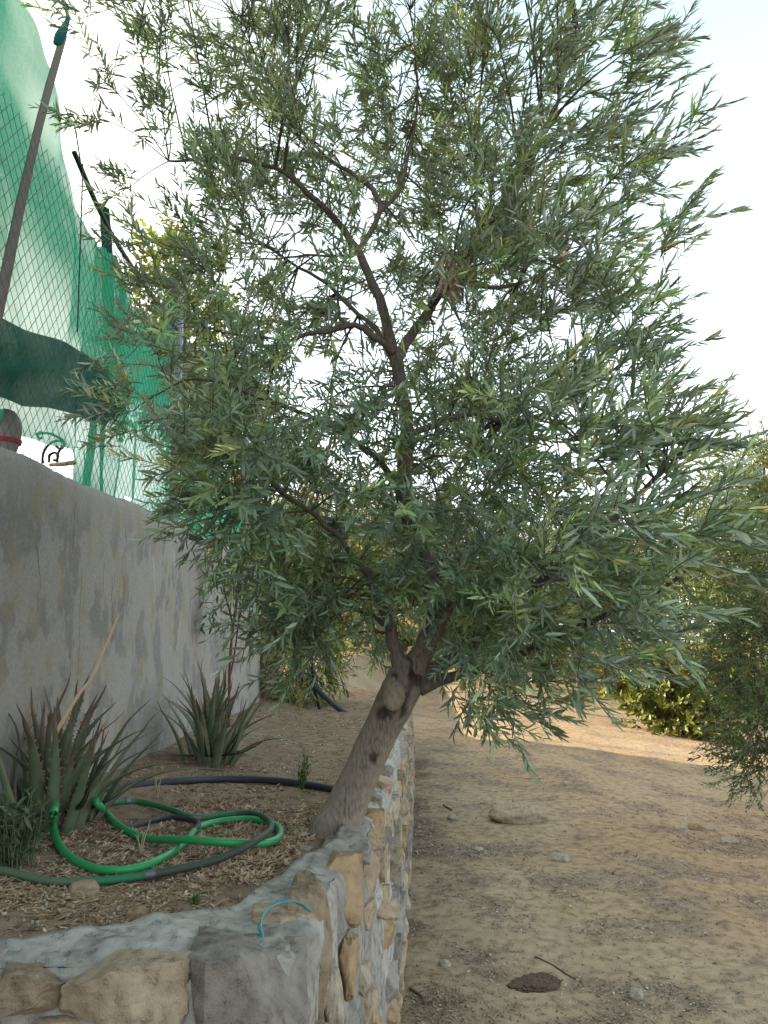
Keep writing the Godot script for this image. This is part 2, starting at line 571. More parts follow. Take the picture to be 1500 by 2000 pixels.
func make_concrete_wall() -> void:
	var m := StandardMaterial3D.new()
	m.albedo_texture = concrete_texture()
	m.roughness = 0.95
	m.metallic_specular = 0.2
	m.heightmap_enabled = true
	m.heightmap_texture = m.albedo_texture
	m.heightmap_scale = 0.8
	var g := Geo.new()
	var n := 230
	var prof := [[0.0, 0.55], [0.0, 0.8], [0.0, 1.0], [0.0, 1.2], [0.0, 1.4], [0.0, 1.6], [0.0, 1.8], [0.0, 2.0], [0.0, 2.12], [0.0, 2.20], [-0.008, 2.235], [-0.035, 2.25], [-0.09, 2.252], [-0.15, 2.245], [-0.175, 2.22], [-0.18, 1.6], [-0.18, 0.5]]
	for k in n + 1:
		var d := lerpf(-1.2, 7.4, float(k) / n)
		for s in prof:
			var y: float = s[1]
			var lip := smoothstep(2.1, 2.24, y)
			var wav := noise.get_noise_2d(d * 70.0, y * 90.0) * 0.012 + noise.get_noise_2d(d * 400.0, y * 400.0) * 0.003
			g.v.append(Vector3(-1.46 + s[0] + wav, y + lip * (0.020 * noise.get_noise_1d(d * 160.0) + 0.010 * noise.get_noise_1d(d * 700.0)), -d))
			g.u.append(Vector2((d + 1.2) / 8.6 * 2.0 - 0.8, clampf((2.25 - y) / 1.5, 0.004, 0.996) - s[0] * 0.02))
	var pn := prof.size()
	for k in n:
		for s in pn - 1:
			var a := k * pn + s
			g.i.append_array([a, a + 1, a + pn, a + pn, a + 1, a + pn + 1])
	# far end
	var e := g.v.size()
	for s in prof:
		g.v.append(Vector3(-1.46 + s[0], s[1], -7.40))
		g.u.append(Vector2(s[0] * 0.25, clampf((2.25 - s[1]) / 1.5, 0.0, 1.0)))
	for s in range(1, pn - 1):
		g.i.append_array([e, e + s, e + s + 1])
	tag(put("concrete_wall", build(g), m), "long grey rendered wall, stained and streaked, behind the terrace", "wall")

# ---------------------------------------------------------------- fence and net on the wall
func net_x(d: float, h: float) -> float:
	var gather := exp(-pow((d - 3.95) / 0.16, 2.0))
	var q := 0.03 * sin(d * 9.0 + h * 1.5) + 0.02 * noise.get_noise_2d(d * 120.0, h * 60.0) + 0.015 * sin(d * 23.0 - h * 5.0)
	q += gather * 0.035 * sin(d * 60.0 + h * 3.0)
	return -1.62 - 0.05 * smoothstep(1.75, 2.15, h) + q * (1.0 - 0.5 * smoothstep(1.75, 2.15, h))

func net_top(d: float) -> float:
	var ds := [1.6, 2.6, 3.25, 3.40, 3.58, 3.80, 4.04, 4.46, 4.8, 5.3, 6.36, 7.4]
	var hs := [2.95, 2.85, 2.52, 2.27, 2.08, 1.98, 1.98, 1.88, 1.64, 1.50, 1.30, 1.10]
	for k in ds.size() - 1:
		if d < ds[k + 1]: return lerpf(hs[k], hs[k + 1], (d - ds[k]) / (ds[k + 1] - ds[k])) + 0.012 * sin(d * 21.0)
	return 0.95

func make_fence() -> void:
	var nm := mat(0.8, Color.WHITE, null, 0, 0, 0.2)
	nm.transparency = BaseMaterial3D.TRANSPARENCY_ALPHA
	nm.cull_mode = BaseMaterial3D.CULL_DISABLED
	nm.backlight_enabled = true
	nm.backlight = Color(1, 1, 1)
	var wv := PackedByteArray()
	wv.resize(512 * 512 * 4)
	var wn := FastNoiseLite.new()
	wn.seed = 77
	wn.noise_type = FastNoiseLite.TYPE_SIMPLEX_SMOOTH
	wn.frequency = 0.16
	wn.fractal_octaves = 2
	var wd := wn.get_seamless_image(512, 512, false, false, 0.12).get_data()
	for k in 512 * 512:
		wv[k * 4] = 255
		wv[k * 4 + 1] = 255
		wv[k * 4 + 2] = 255
		var open := clampf((float(wd[k]) - 150.0) / 60.0, 0.0, 1.0) * (0.6 + 0.4 * sin(k % 512 * TAU / 8.0))
		wv[k * 4 + 3] = int(255.0 * (1.0 - 0.30 * open))
	nm.albedo_texture = ImageTexture.create_from_image(Image.create_from_data(512, 512, false, Image.FORMAT_RGBA8, wv))
	nm.uv1_triplanar = true
	nm.uv1_world_triplanar = true
	nm.uv1_scale = Vector3.ONE * 1.6
	var net := thing("shade_net", "torn green shade netting hanging in folds above the grey wall", "netting", Vector3(-1.6, 2.25, -3.6))
	var inv := net.transform.affine_inverse()
	var g := Geo.new()
	var nd := 260
	var nh := 44
	for k in nd + 1:
		var d := lerpf(1.7, 7.2, float(k) / nd)
		var top := net_top(d)
		var low := 0.56 if d > 3.64 else lerpf(0.78, 0.82, (d - 2.9) / 0.74) - 0.2 * smoothstep(3.52, 3.64, d)
		if d < 2.9: low = 0.78
		for j in nh + 1:
			var h := lerpf(low, top, float(j) / nh)
			g.v.append(inv * Vector3(net_x(d, h), EYE.y + h, -d))
			var gather := exp(-pow((d - 3.95) / 0.22, 2.0))
			var thin := noise.get_noise_2d(d * 95.0 + 900, h * 130.0 + d * 60.0)
			var weave := 0.05 * noise.get_noise_2d(d * 4000.0, h * 4000.0)
			var dense := 0.70 + 0.6 * thin + 0.26 * gather + weave
			dense += 0.45 * pow(1.0 - absf(noise.get_noise_2d(d * 55.0 + h * 40.0 + 30, h * 25.0 - d * 30.0)), 9.0) - 0.10
			dense += 0.25 * smoothstep(1.3, 1.5, h) - 0.14 * smoothstep(1.85, 2.2, h)
			dense -= 0.18 * exp(-pow((h - 1.02) / 0.25, 2.0)) * (1.0 - gather)
			g.c.append(Color(0.045, 0.40, 0.25, clampf(dense * 0.40 + 0.58, 0.76, 0.995)))
	for k in nd:
		for j in nh:
			var d := lerpf(1.7, 7.2, float(k) / nd)
			var h := float(j) / nh
			if d > 4.22 and d < 4.34 and h > 0.04 and h < 0.10: continue      # a tear
			var a := k * (nh + 1) + j
			g.i.append_array([a, a + nh + 1, a + 1, a + 1, a + nh + 1, a + nh + 2])
	put("net_sheet", build(g), nm, net)
	# the doubled flap that sags across the lower part, seen darker
	var f := Geo.new()
	var ups := [[1.7, 1.02], [2.4, 1.08], [2.97, 1.17], [3.2, 1.22], [3.53, 1.27], [3.8, 1.26], [3.93, 1.17]]
	var los := [[1.7, 0.78], [2.4, 0.80], [2.97, 0.86], [3.2, 0.92], [3.53, 0.96], [3.8, 1.00], [3.93, 1.08]]
	var fn := 60
	for k in fn + 1:
		var d := lerpf(1.7, 3.93, float(k) / fn)
		var up := 0.0
		var lo := 0.0
		for j in ups.size() - 1:
			if d >= ups[j][0]:
				var t: float = (d - ups[j][0]) / (ups[j + 1][0] - ups[j][0])
				up = lerpf(ups[j][1], ups[j + 1][1], t)
				lo = lerpf(los[j][1], los[j + 1][1], t)
		for j in 17:
			var h := lerpf(lo, up, j / 16.0)
			var fold := 0.012 * sin((h * 3.0 - d) * 19.0 + 2.0 * noise.get_noise_2d(d * 60.0, h * 60.0)) + 0.03 * sin(PI * j / 16.0)
			f.v.append(inv * Vector3(-1.535 + fold, EYE.y + h, -d))
			f.c.append(Color(0.012, 0.12, 0.09, clampf(0.975 + 0.05 * noise.get_noise_2d(d * 250.0, h * 250.0), 0.95, 1.0)))
	for k in fn:
		for j in 16:
			var a := k * 17 + j
			f.i.append_array([a, a + 17, a + 1, a + 1, a + 17, a + 18])
	tag(put("net_flap", build(f), nm, net), "dark doubled flap of net sagging across the lower part")
	# a dark gathered hem that runs down to the wall
	var hem := Geo.new()
	for s in 4:
		var pts := curve_points([Vector3(-1.55 + 0.012 * s, EYE.y + 1.95, -(3.75 + 0.03 * s)), Vector3(-1.54 + 0.012 * s, EYE.y + 1.5, -(3.85 + 0.035 * s)), Vector3(-1.545, EYE.y + 1.05, -(3.95 + 0.04 * s)), Vector3(-1.53 + 0.01 * s, EYE.y + 0.66, -(4.10 + 0.05 * s))], 6)
		tube(hem, pts, spread([0.012, 0.018, 0.022, 0.018], 6), 6, Color(0.004, 0.075, 0.052, 0.95), 0.3)
	put("gathered_hem", build(hem), nm, net)
	var scrap := Geo.new()
	for k in 13:
		for j in 5:
			var t := k / 12.0
			scrap.v.append(inv * Vector3(-1.62 + 0.05 * sin(t * 9.0 + j), EYE.y + lerpf(2.12, 1.55, t) , -(4.93 + 0.025 * j * (0.4 + t) - 0.18 * t)))
			scrap.c.append(Color(0.045, 0.40, 0.25, 0.8))
	for k in 12:
		for j in 4:
			var a := k * 5 + j
			scrap.i.append_array([a, a + 5, a + 1, a + 1, a + 5, a + 6])
	put("net_scrap", build(scrap), nm, net)
	# wire fence: posts, rail, woven wire
	var steel := mat(0.5, Color(0.30, 0.32, 0.35), null, 0, 0, 0.5)
	var dark := mat(0.6, Color(0.02, 0.022, 0.026), null, 0, 0, 0.5)
	var fence := thing("wire_fence", "wire mesh fence with grey post and black top rail on the wall", "fence", Vector3(-1.55, 2.2, -4.0))
	var fi := fence.transform.affine_inverse()
	for s in [[5.0, 2.22, 0.05], [7.1, 1.9, 0.05], [1.9, 2.2, 0.05]]:
		var p := Geo.new()
		tube(p, PackedVector3Array([fi * Vector3(-1.57, EYE.y + 0.5, -s[0]), fi * Vector3(-1.57, EYE.y + 1.4, -s[0] - 0.01), fi * Vector3(-1.57, EYE.y + s[1], -s[0])]), PackedFloat32Array([0.026]), 10, Color.WHITE, 0.02)
		put("post", build(p), steel, fence)
	var r := Geo.new()
	tube(r, curve_points([fi * Vector3(-1.55, EYE.y + 2.14, -3.30), fi * Vector3(-1.56, EYE.y + 2.02, -3.7), fi * Vector3(-1.57, EYE.y + 1.97, -4.2), fi * Vector3(-1.58, EYE.y + 1.95, -5.0)], 6), PackedFloat32Array([0.012]), 8, Color.WHITE, 0.06)
	put("rail", build(r), dark, fence)
	var wm := Geo.new()
	var dd := -0.8
	while dd < 6.0:
		for sg in [1.0, -1.0]:
			var run := 1.30
			var a := Vector3(-1.508 + 0.004 * sg, EYE.y + 0.64, -dd)
			var b := Vector3(-1.508 + 0.004 * sg, EYE.y + 0.64 + run, -(dd + run * 0.8 * sg))
			if dd > 4.98 and sg > 0: continue
			if a.z < -5.0:
				a = b.lerp(a, (5.0 + b.z) / (b.z - a.z))
			if b.z < -5.0:
				var t := (5.0 - dd) / (-b.z - dd)
				b = a.lerp(b, t)
			if b.z < -1.4: tube(wm, PackedVector3Array([fi * a, fi * b]), PackedFloat32Array([0.0013]), 3, Color.WHITE, 0.0, Color(-1, 0, 0), false)
		dd += 0.058
	put("wire_mesh", build(wm), mat(0.5, Color(0.07, 0.085, 0.085)), fence).set_meta("kind", "stuff")
	for s in [[3.24, 2.2, 3.26, 2.07], [3.33, 2.1, 3.33, 1.3]]:
		var t := Geo.new()
		tube(t, PackedVector3Array([fi * Vector3(-1.52, EYE.y + s[1], -s[0]), fi * Vector3(-1.5, EYE.y + s[3], -s[2])]), PackedFloat32Array([0.003]), 4)
		put("tie_wire", build(t), dark, fence)
	# a leaning cane pole in front of the net
	var pole := Geo.new()
	var wood := mat(0.8, Color(0.20, 0.155, 0.135))
	tube(pole, curve_points([at(-75, 900, 2.62), at(-5, 610, 2.74), at(40, 400, 2.88), at(85, 210, 3.04), at(124, 70, 3.2)], 8), spread([0.023, 0.021, 0.019, 0.017, 0.015], 8), 10, Color.WHITE, 0.10)
	var po := thing("leaning_pole", "brown wooden pole leaning against the green netting at the photo's upper left", "pole", Vector3(-1.44, 2.25, -2.6))
	put("pole_shaft", build(pole), wood, po, po.transform.affine_inverse())
	var rag := Geo.new()
	tube(rag, curve_points([at(112, 88, 3.16), at(118, 70, 3.16), at(128, 50, 3.2), at(132, 30, 3.22), at(122, 0, 3.25), at(116, -40, 3.28)], 5), spread([0.016, 0.02, 0.013, 0.008, 0.006, 0.004], 5), 7, Color(0.04, 0.20, 0.20, 1.0), 0.3)
	tag(put("rag_tie", build(rag), nm, po, po.transform.affine_inverse()), "teal strip of net tied to the pole's tip")
	# iron scroll seen in the gap below the net
	var iron := mat(0.55, Color(0.012, 0.012, 0.014))
	var sc := thing("iron_scroll", "black wrought iron scroll standing above the wall in the gap under the net", "ironwork", at(95, 900, 3.55))
	var si := sc.transform.affine_inverse()
	for s in [[[70, 848], [92, 846], [112, 853], [124, 862], [126, 872]], [[83, 905], [84, 888], [92, 872], [106, 862], [122, 862]], [[96, 903], [97, 890], [106, 884], [113, 889], [111, 898], [104, 899]], [[112, 903], [114, 884], [125, 870]], [[80, 843], [74, 848], [76, 856], [83, 855]], [[108, 870], [116, 876], [124, 874]]]:
		var pts := []
		for q in s: pts.append(si * at(q[0], q[1], 3.55))
		var t := Geo.new()
		tube(t, curve_points(pts, 6), PackedFloat32Array([0.006]), 6)
		put("scroll_bar", build(t), iron, sc)
	# pale stick on the wall's edge, a grey lump beside it
	var st := Geo.new()
	tube(st, PackedVector3Array([at(98, 908, 3.42), at(120, 907, 3.38), at(146, 903, 3.30)]), PackedFloat32Array([0.008, 0.011, 0.010]), 7, Color.WHITE, 0.15)
	tag(put("pale_stick", build(st), mat(0.9, Color(0.42, 0.33, 0.25))), "short pale stick lying across the top edge of the grey wall", "stick")
	var lump := thing("stone_pot", "grey rounded pot with a red band on the wall top at the photo's left edge", "pot", at(6, 872, 2.98))
	var pot := Geo.new()
	var pp := PackedVector3Array()
	for k in 9: pp.append(Vector3(0, 0.02 * k - 0.02, 0))
	tube(pot, pp, PackedFloat32Array([0.05, 0.056, 0.06, 0.064, 0.066, 0.064, 0.058, 0.05, 0.035]), 18, Color.WHITE, 0.03)
	put("pot_body", build(pot), mat(0.9, Color(0.22, 0.20, 0.19)), lump)
	var band := Geo.new()
	tube(band, PackedVector3Array([Vector3(0, 0.012, 0), Vector3(0, 0.026, 0)]), PackedFloat32Array([0.066, 0.068]), 18)
	put("red_band", build(band), mat(0.8, Color(0.30, 0.03, 0.03)), lump)

# ---------------------------------------------------------------- the olive tree
var crown_rows := [
	"000024566543100", "000245666654200",
	"013576888886300", "002577888887640", "014467778898740", "011235645689850", "001456534689740",
	"003465434689620", "003665434689640", "004776544689840", "004787666788850", "001688766478972",
	"000377767368872", "000046667789861", "000014435578740", "000000000124100", "000000000000000"]

func make_olive(bark: Material, leaf_mat: Material) -> void:
	var root := thing("olive_tree", "leaning olive tree with grey trunk and full grey green crown beside the path", "tree", Vector3(-0.29, 0.88, -2.97))
	var inv := root.transform.affine_inverse()
	var grey_bark := Color(0.30, 0.25, 0.205)
	var dark_bark := Color(0.10, 0.078, 0.066)
	var nodes := []    # points on the limbs where side branches may begin
	# trunk with flare, knots and dark scars
	var g := Geo.new()
	var tp := curve_points([at(640, 1690, 2.99), at(655, 1625, 2.98), at(676, 1575, 2.965), at(708, 1505, 2.94), at(742, 1430, 2.92), at(770, 1375, 2.90), at(796, 1320, 2.885), at(806, 1285, 2.88)], 12)
	tube(g, tp, spread([0.112, 0.088, 0.072, 0.064, 0.064, 0.070, 0.069, 0.043], 12), 48, grey_bark, 0.055)
	g.n.clear()
	var scars := [[at(793, 1388, 2.83), 0.030], [at(768, 1392, 2.82), 0.022], [at(730, 1482, 2.86), 0.020], [at(718, 1504, 2.86), 0.018], [at(656, 1592, 2.87), 0.015], [at(682, 1606, 2.87), 0.018], [at(768, 1345, 2.82), 0.030], [at(830, 1320, 2.83), 0.05], [at(760, 1435, 2.84), 0.012], [at(810, 1285, 2.84), 0.035], [at(745, 1395, 2.84), 0.022]]
	for k in g.v.size():
		var tone := 1.0 + 0.35 * noise.get_noise_3d(g.v[k].x * 420.0 - g.v[k].y * 200.0, g.v[k].y * 60.0, g.v[k].z * 420.0)
		var c := grey_bark * tone
		for s in scars:
			var q: Vector3 = g.v[k] - s[0]
			q.y *= 0.6
			q.x -= q.y * 0.25
			var e: float = q.length() / s[1] + 1.1 * noise.get_noise_3d(g.v[k].x * 1500.0, g.v[k].y * 900.0, g.v[k].z * 1500.0)
			c = c.lerp(Color(0.045, 0.030, 0.025), 0.8 * smoothstep(1.15, 0.75, e))
			g.v[k] += (g.v[k] - tp[min(k / 49, tp.size() - 1)]).normalized() * (-0.006 * smoothstep(1.0, 0.6, e))
		g.c[k] = c
	put("trunk", build(g), bark, root, inv)
	var stub := Geo.new()
	tube(stub, curve_points([at(772, 1340, 2.87), at(768, 1365, 2.825), at(764, 1383, 2.805)], 5), spread([0.05, 0.040, 0.027], 5), 14, Color(0.34, 0.275, 0.205), 0.10)
	put("cut_stub", build(stub), bark, root, inv)
	stub = Geo.new()
	tube(stub, curve_points([at(852, 1225, 2.855), at(866, 1200, 2.835), at(875, 1183, 2.82), at(879, 1174, 2.815)], 5), spread([0.030, 0.027, 0.024, 0.019], 5), 12, Color(0.20, 0.155, 0.125), 0.22)
	put("cut_stub", build(stub), bark, root, inv)
	var limbs := [
		[[798, 1330, 2.89, .050], [822, 1278, 2.87, .040], [848, 1225, 2.86, .035], [852, 1172, 2.85, .034], [834, 1115, 2.83, .031], [816, 1045, 2.82, .030], [786, 950, 2.82, .029], [798, 860, 2.83, .027], [786, 780, 2.84, .025], [772, 705, 2.85, .024]],
		[[772, 710, 2.85, .021], [812, 640, 2.86, .019], [880, 545, 2.9, .017], [945, 475, 2.92, .015], [1000, 375, 2.96, .012], [1050, 285, 3.0, .009], [1095, 180, 3.0, .006], [1130, 60, 3.0, .004]],
		[[774, 715, 2.85, .021], [748, 600, 2.87, .018], [702, 500, 2.88, .016], [660, 435, 2.9, .013], [570, 350, 2.9, .010], [470, 312, 2.9, .007], [330, 316, 2.9, .004]],
		[[697, 495, 2.88, .012], [742, 412, 2.92, .011], [722, 365, 2.95, .010], [680, 335, 2.97, .008], [600, 270, 3.0, .006], [520, 150, 3.02, .004], [470, 30, 3.05, .003]],
		[[742, 414, 2.92, .009], [780, 370, 2.95, .007], [800, 300, 3.0, .006], [815, 160, 3.05, .005], [800, 20, 3.1, .003]],
		[[768, 690, 2.84, .014], [740, 665, 2.8, .012], [690, 637, 2.76, .010], [620, 650, 2.72, .008], [530, 665, 2.7, .005], [400, 640, 2.66, .003]],
		[[690, 640, 2.76, .006], [662, 610, 2.76, .005], [658, 530, 2.78, .004], [650, 440, 2.8, .003]],
		[[700, 497, 2.88, .007], [620, 502, 2.86, .005], [500, 505, 2.84, .003]],
		[[790, 1320, 2.88, .036], [776, 1280, 2.87, .028], [762, 1225, 2.86, .020], [738, 1165, 2.84, .014], [700, 1100, 2.80, .010], [620, 1010, 2.72, .008], [520, 940, 2.62, .007], [455, 897, 2.52, .006], [330, 830, 2.5, .003]],
		[[812, 1330, 2.88, .030], [880, 1288, 2.88, .019], [950, 1235, 2.82, .015], [1040, 1150, 2.7, .015], [1150, 1060, 2.55, .011], [1260, 950, 2.45, .007], [1350, 860, 2.4, .004]],
		[[820, 1345, 2.88, .028], [890, 1320, 2.9, .016], [955, 1300, 2.85, .013], [1030, 1272, 2.75, .014], [1120, 1230, 2.6, .011], [1230, 1180, 2.45, .008], [1350, 1110, 2.35, .004]],
		[[800, 850, 2.83, .016], [850, 830, 2.85, .013], [930, 808, 2.88, .011], [1010, 825, 2.9, .008], [1120, 780, 2.9, .006], [1230, 700, 2.9, .004], [1330, 640, 2.9, .003]],
		[[882, 545, 2.9, .010], [980, 560, 2.95, .008], [1080, 520, 3.0, .006], [1200, 430, 3.05, .004], [1300, 330, 3.05, .003]],
		[[770, 710, 2.85, .012], [730, 640, 2.95, .010], [640, 560, 3.1, .008], [520, 480, 3.2, .006], [380, 420, 3.2, .003]],
		[[788, 960, 2.83, .014], [740, 900, 2.75, .011], [640, 830, 2.65, .009], [520, 780, 2.6, .006], [380, 740, 2.55, .004], [260, 800, 2.5, .002]],
		[[1000, 372, 2.96, .008], [1080, 300, 3.05, .006], [1180, 220, 3.1, .004], [1290, 160, 3.1, .003]],
		[[945, 478, 2.92, .008], [930, 380, 3.0, .006], [935, 240, 3.05, .005], [950, 60, 3.1, .003]],
		[[762, 1228, 2.83, .012], [720, 1200, 2.9, .009], [640, 1170, 3.0, .007], [540, 1130, 3.0, .005], [450, 1090, 2.95, .003]]]
	for l in limbs:
		var pts := []
		var rad := []
		for q in l:
			pts.append(at(q[0], q[1], q[2]))
			rad.append(q[3])
		var sp := curve_points(pts, 6)
		var sr := spread(rad, 6)
		var wob := PackedVector3Array()
		for k in sp.size():
			var amp := 0.012 * minf(1.0, k / 6.0)
			wob.append(sp[k] + Vector3(noise.get_noise_2d(k * 22.0, l.size() * 50.0 + l[0][0]), noise.get_noise_2d(k * 22.0, 700.0 + l[0][1]), noise.get_noise_2d(k * 22.0, 90.0 + l[0][1])) * amp)
		var b := Geo.new()
		tube(b, wob, sr, 12 if l[0][3] > 0.015 else 7, grey_bark.lerp(dark_bark, 0.35 if l[0][3] > 0.03 else 0.7), 0.14, dark_bark * 1.2)
		b.n.clear()
		put("limb", build(b), bark, root, inv)
		for k in range(8, wob.size()): nodes.append([wob[k], sr[k]])
	# side branches, shoots and leaves
	var twig := Geo.new()
	var ts := []
	var cs := []
	var shoots := 0
	for row in crown_rows.size():
		for col in 15:
			var digit := int(crown_rows[row][col])
			var want := digit * (0.66 if row < 8 else 0.66)
			var n := int(want) + (1 if rng.randf() < want - int(want) else 0)
			for k in n:
				var px := (col + rng.randf()) * 100.0
				var py := (row - 2 + rng.randf()) * 100.0
				px += (lerpf(40.0, 65.0, smoothstep(350.0, 700.0, py)) + 125.0 * smoothstep(860.0, 1100.0, py)) * smoothstep(650.0, 200.0, px) - lerpf(95.0, 135.0, smoothstep(500.0, 800.0, py)) * smoothstep(820.0, 1150.0, px)
				var dc := 2.95
				dc = lerpf(dc, 2.52, smoothstep(900.0, 1250.0, px) * smoothstep(750.0, 1000.0, py))
				dc = lerpf(dc, 2.72, smoothstep(700.0, 450.0, px) * smoothstep(650.0, 950.0, py))
				var flat := at(px, py, dc)
				var thick := (0.16 + 0.070 * digit) * lerpf(1.0, 0.55, smoothstep(500.0, 200.0, px))
				var off := rng.randf_range(-1, 1) * thick
				if px > 690.0 and px < 900.0 and off > 0.0 and py < 960.0 and rng.randf() < (0.8 if py < 720.0 else 0.45): off = -off
				if px > 700.0 and px < 900.0 and py > 1180.0: off = -absf(off) - 0.1
				if px > 430.0 and px < 760.0 and py > 950.0 and py < 1230.0 and rng.randf() < 0.6: off = absf(off)
				var c := flat + Vector3(0, 0, off)
				# nearest limb point, and a thin branch from it
				var best := 0
				var bd := 1e9
				for q in nodes.size():
					var w: Vector3 = nodes[q][0] - c
					var e: float = w.length_squared() + (0.05 if w.y > 0.1 else 0.0)
					if e < bd:
						bd = e
						best = q
				var from: Vector3 = nodes[best][0]
				if from.distance_to(c) > 0.75: continue
				var out := (c - from)
				if out.length() < 0.02: out = Vector3(0, 0.05, 0.02)
				var lift := 0.12 * out.length()
				var bp := curve_points([from, from.lerp(c, 0.5) + Vector3(rng.randf_range(-.03, .03), lift, rng.randf_range(-.03, .03)), c], 4)
				var r0 := minf(nodes[best][1] * 0.7, 0.0025 + 0.006 * out.length())
				tube(twig, bp, spread([r0, r0 * 0.7, 0.0018], 4), 4, dark_bark * 1.25, 0.0, Color(0.20, 0.19, 0.14), false)
				var main := out.normalized()
				var windward := smoothstep(820.0, 1150.0, px)
				main = (main + Vector3((px - 780.0) / 700.0, clampf((900.0 - py) / 900.0, -0.75, 0.9), 0.25 + off * 0.6) + Vector3(0.7, 0.30, 0) * windward).normalized()
				var ns := rng.randi_range(7, 11)
				for s in ns:
					shoots += 1
					var base := c + rand_dir() * rng.randf_range(0.02, 0.10)
					if s % 3 == 2: base = bp[rng.randi_range(4, 8)]
					var dir := (main + rand_dir() * 0.85 + Vector3(0, -0.15 if py > 1000.0 else 0.12, 0)).normalized()
					var len := rng.randf_range(0.08, 0.20)
					var droop := Vector3(0.25 * windward, -0.12 + 0.1 * windward, 0) * rng.randf_range(0.3, 1.3)
					var np := int(len / 0.0165)
					var prev := base
					var sp := PackedVector3Array([base])
					var tone := rng.randf_range(0.78, 1.45)
					var young := rng.randf()
					for j in np:
						var t := float(j + 1) / np
						var d2 := (dir + droop * t).normalized()
						var p := prev + d2 * (len / np)
						sp.append(p)
						var side := d2.cross(Vector3(0.4, 0.5, 0.77)).normalized().rotated(d2, j * PI / 2 + rng.randf_range(-0.3, 0.3))
						for sd in [-1.0, 1.0]:
							if rng.randf() < 0.07: continue
							var ang := lerpf(1.05, 0.42, t) + rng.randf_range(-0.28, 0.28)
							var ld: Vector3 = d2 * cos(ang) + side * (sd * sin(ang))
							ld = (ld + Vector3(0.75, 0.22, 0) * windward * rng.randf_range(0.3, 1.0)).normalized()
							var nr := d2 + rand_dir() * 0.35 + Vector3.UP * 0.35 * (1.0 - windward)
							if rng.randf() < 0.6 * windward: nr = -nr
							var sz := rng.randf_range(0.034, 0.062) * (1.0 if t < 0.85 else 0.75) * (1.06 if py > 900.0 else 1.0)
							ts.append(leaf_at(p, ld, nr, sz, rng.randf_range(0.75, 1.35)))
							var v := tone * rng.randf_range(0.8, 1.2)
							var cc := Color(v, v, v)
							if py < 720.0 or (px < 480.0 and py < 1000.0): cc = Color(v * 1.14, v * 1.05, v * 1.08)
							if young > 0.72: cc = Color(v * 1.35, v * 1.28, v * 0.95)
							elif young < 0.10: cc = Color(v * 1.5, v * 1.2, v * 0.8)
							if rng.randf() < 0.003: cc = Color(2.4, 1.35, 0.8)
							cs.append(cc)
						prev = p
					tube(twig, sp, PackedFloat32Array([0.0016]), 3, Color(0.17, 0.155, 0.11), 0.0, Color(0.22, 0.24, 0.15), false)
	put("twigs", build(twig), bark, root, inv).set_meta("kind", "stuff")
	# the 300 leaves that show largest are parts; the rest is the crown
	var top := Color(0.190, 0.270, 0.180)
	var under := Color(0.42, 0.50, 0.42)
	var kinds := [leaf_mesh(0.165, 0.25, 0.25, top, under), leaf_mesh(0.155, -0.15, 0.18, top, under), leaf_mesh(0.150, 0.60, 0.35, top, under)]
	var order := []
	for k in ts.size():
		var q: Vector3 = cam.transform.affine_inverse() * ts[k].origin
		if q.z > -0.4 or absf(q.x) > -q.z * 0.47 or absf(q.y) > -q.z * 0.63: continue
		order.append([-q.z / ts[k].basis.x.length(), k])
	order.sort_custom(func(a, b): return a[0] < b[0])
	var single := {}
	var tints := {}
	for k in mini(300, order.size()):
		var id: int = order[k][1]
		single[id] = true
		var v: int = clampi(int(cs[id].g * 5.0), 2, 7)
		if not tints.has(v):
			tints[v] = leaf_mat.duplicate()
			tints[v].albedo_color = grey(v / 5.0 + 0.1).linear_to_srgb()
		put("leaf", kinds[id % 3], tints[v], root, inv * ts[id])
	for m in 3:
		var t2 := []
		var c2 := []
		for k in ts.size():
			if k % 3 == m and not single.has(k):
				t2.append(inv * ts[k])
				c2.append(cs[k])
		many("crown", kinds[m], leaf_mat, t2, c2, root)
	# the hank of dead leaves caught in the right limb
	var dead := Geo.new()
	for k in 44:
		var p := at(rng.randf_range(865, 930), rng.randf_range(495, 548), rng.randf_range(2.55, 2.72))
		leaf_into(dead, p, Vector3(rng.randf_range(-0.45, 0.15), -1, rng.randf_range(-.2, .3)), rand_dir(), rng.randf_range(0.06, 0.16), rng.randf_range(0.009, 0.014), rng.randf_range(-.3, .5), 0.5, Color(0.46, 0.30, 0.20), Color(0.40, 0.27, 0.19))
	tag(put("dead_sprig", build(dead), leaf_mat, root, inv), "hank of dry brown dead leaves caught on a limb")
	print("shoots ", shoots, " leaves ", ts.size())

# ---------------------------------------------------------------- other trees and plants
func leafy_mass(lobes: Array, per: int, sizes: Vector2, outward: Vector3) -> Array:
	var ts := []
	for l in lobes:
		var n := int(per * l[1] * l[1])
		for k in n:
			var dir := rand_dir()
			var p: Vector3 = l[0] + dir * l[1] * pow(rng.randf(), 0.45) * Vector3(1, 0.8, 1)
			var y := (dir + rand_dir() * 0.8 + outward).normalized()
			var x := y.cross(rand_dir()).normalized()
			var s := rng.randf_range(sizes.x, sizes.y)
			ts.append(Transform3D(Basis(x, y, x.cross(y)).scaled_local(Vector3.ONE * s), p))
	return ts

